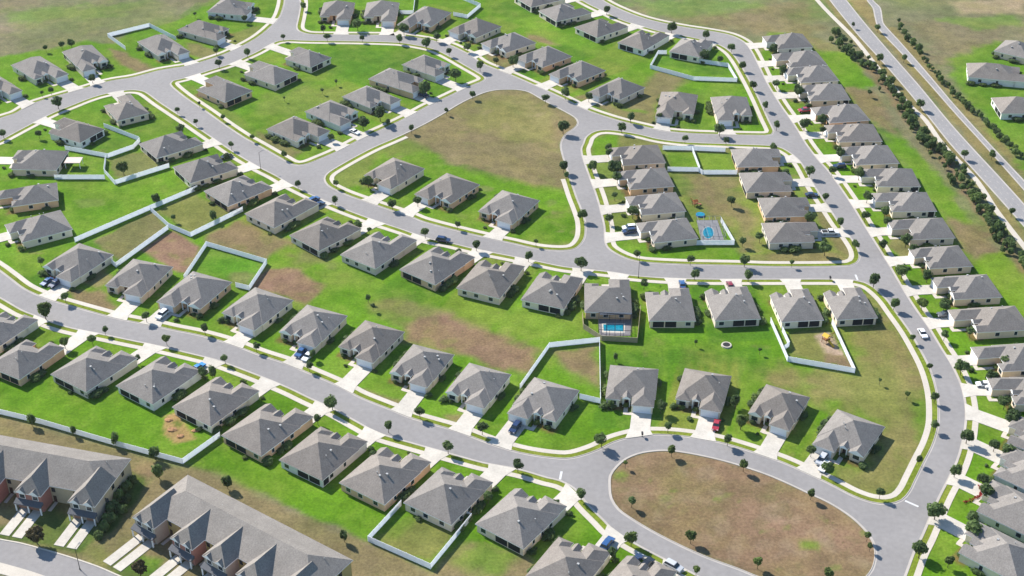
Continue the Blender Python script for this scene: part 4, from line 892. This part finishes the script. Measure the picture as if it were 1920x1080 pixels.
def cage(corners, hgt, label, m):
    P = [w2(*c) for c in corners]; o_ = P[0]; root = empty('screen_enclosure', (*o_, 0)); q = [p - o_ for p in P]
    for i in range(4):
        a, b = q[i], q[(i+1) % 4]; k = 3
        f = MB(); f.tube((*a, hgt), (*b, hgt), .07); f.tube((*a, 1.1), (*b, 1.1), .05)
        for j in range(k): p = a.lerp(b, j/k); f.tube((*p, 0), (*p, hgt), .06)
        f.build('side_frame', m, root)
    f = MB()
    for j in range(1, 4): f.tube((*q[0].lerp(q[1], j/4), hgt + .02), (*q[3].lerp(q[2], j/4), hgt + .02), .06)
    f.build('roof_beam', m, root); tag(root, label, 'pool cage', 'pool screen enclosures')
cage([(1122,632),(1184,634),(1184,604),(1122,600)], 2.7, 'dark bronze screen frame around the rectangular swimming pool', M_DARKM)
cage([(1317,456),(1360,456),(1350,418),(1306,418)], 2.7, 'grey screen frame around the oval swimming pool', M_GREYM)
# patio cover
o = w2(140,312); pc = empty('patio_cover', (*o, 0), 0.0)
MB().box(-2.9, 2.9, -2.2, 2.2, 2.5, 2.62).box(-2.95, 2.95, -2.25, -2.2, 2.45, 2.66).box(-2.95, 2.95, 2.2, 2.25, 2.45, 2.66).build('roof', mat('pale pink metal', alb(250,232,222), .03, 1), pc)
for sx in (-2.6, 2.6):
    for sy in (-1.9, 1.9): MB().box(sx-.08, sx+.08, sy-.08, sy+.08, 0, 2.5).build('post', M_TRIM, pc)
tag(pc, 'pale pink flat roofed patio cover in a left yard', 'patio cover')
def playset(px, py, c1, c2, label, s=1.0):
    p = w2(px, py); r_ = empty('playset', (*p, 0), random.uniform(0, 3))
    f = MB()
    for x in (-.8, .8):
        for y in (-.8, .8): f.tube((x*s, y*s, 0), (x*s, y*s, 2.4*s), .08)
    f.tube((.8*s, 0, 2.2*s), (3.6*s, 0, 2.2*s), .08)
    for y in (-.9, .9): f.tube((3.6*s, y*s, 0), (3.6*s, 0, 2.2*s), .07)
    f.build('frame', mat('play timber', alb(170,120,80), .1, 2), r_)
    MB().box(-.9*s, .9*s, -.9*s, .9*s, 1.2*s, 1.3*s).build('deck', mat('play timber', alb(170,120,80), .1, 2), r_)
    MB().add([(-1*s,-1*s,2.4*s),(1*s,-1*s,2.4*s),(1*s,1*s,2.4*s),(-1*s,1*s,2.4*s),(0,-1*s,3.1*s),(0,1*s,3.1*s)], [(0,1,4),(2,3,5),(1,2,5,4),(3,0,4,5),(0,3,2,1)]).build('canopy', c1, r_)
    MB().add([(-.4*s,-.9*s,1.3*s),(.4*s,-.9*s,1.3*s),(.4*s,-3.2*s,.15*s),(-.4*s,-3.2*s,.15*s),(-.4*s,-.9*s,1.2*s),(.4*s,-.9*s,1.2*s),(.4*s,-3.2*s,.05*s),(-.4*s,-3.2*s,.05*s)], [(0,3,2,1),(4,5,6,7),(0,1,5,4),(1,2,6,5),(2,3,7,6),(3,0,4,7)]).build('slide', c2, r_)
    for x in (1.7, 2.7):
        MB().tube((x*s, -.2, 2.2*s), (x*s, -.2, .6*s), .025).tube((x*s, .2, 2.2*s), (x*s, .2, .6*s), .025).box(x*s-.15, x*s+.15, -.3, .3, .54*s, .6*s).build('swing', M_DARKM, r_)
    tag(r_, label, 'playset', 'garden playsets')
PY, PO, PB, PP = mat('yellow plastic', alb(250,200,50), .02, 1, .5), mat('orange canvas', alb(235,130,80), .02, 1), mat('blue canvas', alb(50,140,220), .02, 1), mat('pink canvas', alb(245,130,130), .02, 1)
playset(1548,642, PY, PY, 'yellow roofed playset in the white fenced play yard')
playset(1303,386, PO, PP, 'orange and pink playset on the dry lawn of the pool block', .8)
# trampoline and ground sheet
p = w2(1313,404); t_ = empty('paddling_pool', (*p, 0)); MB().tube((0,0,0), (0,0,.5), 1.5, n=18).build('wall', PB, t_); MB().tube((0,0,.5), (0,0,.52), 1.35, n=18).build('water', M_WATER, t_); tag(t_, 'small round blue paddling pool beside the orange playset', 'paddling pool')
p = w2(1362,648); t_ = empty('fire_pit', (*p, 0)); MB().tube((0,0,0), (0,0,.4), 1.6, 1.5, n=16).build('stone_ring', M_CONC, t_); MB().tube((0,0,.39), (0,0,.42), 1.1, n=16).build('ash_bed', M_DARKM, t_); tag(t_, 'round pale fire pit on the open lawn right of the pool', 'fire pit')
# rock garden by the fifth lower house
for i, (x, y, s) in enumerate([(316,788,.8), (322,806,1.0), (338,818,.8), (366,808,.7)]):
    r = random.Random(i); bm = bmesh.new(); bmesh.ops.create_icosphere(bm, subdivisions=2, radius=s)
    for v in bm.verts: v.co = Vector((v.co.x*1.3, v.co.y, v.co.z*.35))*(1 + r.uniform(-.3, .3))
    me = bpy.data.meshes.new('rock_mound'); bm.to_mesh(me); bm.free(); me.materials.append(mat('orange rock', alb(196,150,108), .3, 2.5)); q = w2(x, y)
    ob = link('rock_mound', me); ob.location = (*q, .1); tag(ob, f"orange rock mound in the small rock garden, {['topmost one', 'left one', 'lowest one', 'right one by the house'][i]}", 'rock mound', 'rock garden mounds')
# red flower border at the lower right
bp = gp([(1808,944),(1825,936),(1838,930),(1840,922),(1836,912)]); mb = MB(); r = random.Random(3)
for i in range(len(bp)-1):
    for k in range(60):
        q = bp[i].lerp(bp[i+1], r.random()); x, y, z = q.x + r.uniform(-.35, .35), q.y + r.uniform(-.35, .35), r.uniform(.15, .5); l = .14
        n = Vector((r.uniform(-1,1), r.uniform(-1,1), 1)).normalized(); t = n.orthogonal(); b_ = n.cross(t); c = Vector((x, y, z)); mb.add([c-t*l, c-b_*l, c+t*l, c+b_*l], [(0,1,2,3)])
tag(mb.build('flower_border', M_LEAFR), 'curved red flower border on the small lawn at the lower right', 'flower bed')
def lamp(px, py, ang, label):
    p = w2(px, py); r_ = empty('street_lamp', (*p, 0), ang)
    MB().tube((0,0,0), (0,0,7.0), .09, .06, 8).tube((0,0,0), (0,0,.5), .16, .14, 8).build('pole', M_DARKM, r_); MB().tube((0,0,6.95), (1.6,0,7.2), .05).build('arm', M_DARKM, r_); MB().box(1.3, 2.0, -.16, .16, 7.1, 7.24).build('lamp_head', M_GREYM, r_)
    tag(r_, label, 'street lamp', 'street lamps')
for a in [(489,318,.8,'thin street lamp at the kerb of the diagonal upper left street'), (1197,521,1.5,'thin street lamp above the rectangular swimming pool house'), (150,1068,1.2,'thin street lamp beside the town house street'), 
          ]: lamp(*a)
def mailbox(px, py, label):
    p = w2(px, py); r_ = empty('mailbox', (*p, 0)); MB().box(-.07,.07,-.07,.07,0,1.0).build('post', M_DARKM, r_); MB().box(-.25,.25,-.5,.5,1.0,1.5).build('box', M_DARKM, r_); tag(r_, label, 'mailbox', 'kerbside mailboxes')
mailbox(1556,526, 'dark mailbox on the verge left of the right hand junction'); mailbox(1204,819, 'dark mailbox on the verge above the oval')

# ------------------------------------------------------------------ town houses
BRICK = [mat('cream siding', alb(232, 216, 184), .05, 1.5), mat('pink brick', alb(214,150,136), .1, 3), mat('beige siding', alb(228, 214, 196), .05, 1.5), mat('yellow siding', alb(226,205,140), .05, 1.5)]
M_DROOF = mat('dark porch shingles', alb(120,122,128), .1, 3)
def townhouse(back_l, back_r, front_pt, at_l, n_units, first, label, cols_):
    EZ = 5.6; a, b, c = (G(*p, EZ).to_2d() for p in (back_l, back_r, front_pt))
    ex = (b - a).normalized(); L = (b - a).length; ey = Vector((ex.y, -ex.x)); D = abs((c - a).dot(ey)) if at_l else abs((c - b).dot(ey))
    D = min(max(D, 13), 19)
    rz = math.atan2(ex.y, ex.x); root = empty('townhouse', (a.x, a.y, 0), rz)       # local x along, local -y to the front
    p = .55; proj = 4.2; Dm = D - proj; mb = MB()
    mb.hip(0, L, -Dm, 0, EZ, .5)
    u = (L - first)/n_units; wings = []
    for k in range(n_units):
        ww = min(7.6, u*.7); xc = first + u*(k + .5); xc = (L - ww/2 - .02 if (not at_l and k == n_units - 1) else ww/2 + .02 if (at_l and k == 0) else xc); wings.append((xc, ww))
        yb_, yf = -Dm + Dm*.46, -D
        h = ww/2; z = EZ - .01
        vs = [(xc-h, yf, z), (xc+h, yf, z), (xc+h, yb_, z), (xc-h, yb_, z), (xc, yf + h*.8, z + h*.86), (xc, yb_, z + h*.86)]
        mb.add(vs, [(0,1,4), (1,2,5,4), (3,0,4,5), (2,3,5)], 0)
        q = [(xc-h, yf), (xc+h, yf), (xc+h, yb_), (xc-h, yb_)]
        mb.add([(*v, z-.22) for v in q] + [(*v, z) for v in q], [(0,3,2,1),(0,1,5,4),(1,2,6,5),(2,3,7,6),(3,0,4,7)], 1)
        for s_ in (-1, 1):                                       # gablets over the upper windows
            gx_ = xc + s_*ww*.24; gw_ = ww*.19
            mb.add([(gx_-gw_, yf-.25, z+.02), (gx_+gw_, yf-.25, z+.02), (gx_, yf-.25, z+gw_*.9), (gx_, yf+1.5, z+gw_*.9), (gx_-gw_, yf+1.2, z+.02), (gx_+gw_, yf+1.2, z+.02)], [(1,5,3,2), (4,0,2,3)], 0)
            mb.add([(gx_-gw_+.05, yf-.2, z+.02), (gx_+gw_-.05, yf-.2, z+.02), (gx_, yf-.2, z+gw_*.85)], [(0,1,2)], 1)
    rf = mb.build('roof', [M_ROOFT, M_TRIM], root)
    for k in range(5):
        x = L*(k+.5)/5 + 1.2; MB().tube((x, -Dm*.35, EZ), (x, -Dm*.35, EZ+2.6), .1).build('roof_vent', M_VENT, rf)
    MB().box(.35, L-.35, -Dm+.4, -.4, -.1, EZ-.1).build('wall', BRICK[3 if first < 1.5 and at_l else 0], root)
    for s_x in (.35, L-.35):
        sg = -1 if s_x < 1 else 1
        for yy, z0 in ((-Dm*.3, 3.4), (-Dm*.65, 3.4), (-Dm*.5, .9)):
            x0, x1 = sorted((s_x - sg*.02, s_x + sg*.05)); MB().box(x0, x1, yy-.6, yy+.6, z0, z0+1.4).build('window', M_GLASS, root)
    for x in np.arange(3, L-2, 4.0):
        MB().box(x-.6, x+.6, -.42, -.34, 3.4, 4.7).build('window', M_GLASS, root)
    dr = MB()
    for k, (xc, ww) in enumerate(wings):
        h = ww/2 - .3; m = BRICK[cols_[k % len(cols_)]]; yf = -D + .35
        MB().box(xc-h, xc+h, yf, -Dm+.42, -.1, EZ-.12).build('bay_wall', m, root)
        for s_ in (-1, 1):
            gx_ = xc + s_*ww*.24
            MB().box(gx_-.85, gx_+.85, yf-.06, yf+.02, 3.5, 5.0, 1).box(gx_-.7, gx_+.7, yf-.09, yf-.06, 3.65, 4.85, 0).build('window', [M_GLASS, M_TRIM], root)
        MB().add([(xc-h-.3, yf-1.5, 2.7), (xc+h+.3, yf-1.5, 2.7), (xc+h+.3, yf+.02, 3.35), (xc-h-.3, yf+.02, 3.35), (xc-h-.3, yf-1.5, 2.5), (xc+h+.3, yf-1.5, 2.5), (xc+h+.3, yf+.02, 2.5), (xc-h-.3, yf+.02, 2.5)], [(0,1,2,3),(7,6,5,4),(0,4,5,1),(1,5,6,2),(3,7,4,0)]).build('porch_roof', M_DROOF, root)
        for x in (xc-h, xc, xc+h): MB().box(x-.14, x+.14, yf-1.35, yf-1.07, 0, 2.5).build('porch_post', M_TRIM, root)
        for s_ in (-1, 1):
            MB().box(xc+s_*ww*.23-1.25, xc+s_*ww*.23+1.25, yf-.06, yf+.02, 0.02, 2.2).build('garage_door', mat('brown garage door', alb(190,150,130), .05, 2), root)
            x0 = xc + s_*(h + .9)
            MB().box(x0-.45, x0+.45, -Dm+.3, -Dm+.38, .02, 2.1).build('front_door', M_DOOR, root)
            MB().box(x0-.5, x0+.5, -Dm+.3, -Dm+.38, 3.4, 4.7).build('window', M_GLASS, root)
            xd = xc + s_*ww*.23; LD = 8.5 if not at_l else 10.0
            dr.box(xd-1.35, xd+1.35, yf-LD-1.5, yf-.05, 0, .12); dr.box(x0-.3, x0+.6, -Dm-3.2, -Dm+.3, 0, .09)
    o_ = dr.build('driveway', M_DRIVE); o_.location = root.location; o_.rotation_euler = root.rotation_euler; o_['kind'] = 'structure'
    tag(root, label, 'townhouse', 'two storey town house rows')
    return root, wings, D, Dm
townhouse((-75,802),(246,860),(172,950), False, 4, 0.0, 'two storey town house row at the left edge below the long white fence', [0, 1, 1, 2])
townhouse((352,890),(662,1050),(246,970), True, 5, 0.6, 'two storey town house row at the bottom with pink brick bay', [2, 1, 2, 1])
# ------------------------------------------------------------------ air
hb = MB().box(-6000, 6000, -6000, 7000, -1.0, 262.0); hz_m = bpy.data.materials.new('haze air'); hz_m.use_nodes = True; t = hz_m.node_tree
t.nodes.remove(t.nodes['Principled BSDF']); pv = t.nodes.new('ShaderNodeVolumePrincipled'); pv.inputs['Color'].default_value = (.82, .90, 1.0, 1); pv.inputs['Density'].default_value = 0.00003; pv.inputs['Anisotropy'].default_value = .2
t.links.new(pv.outputs[0], t.nodes['Material Output'].inputs['Volume']); tag(hb.build('haze', hz_m), kind='stuff')
print('objects', len(bpy.data.objects))
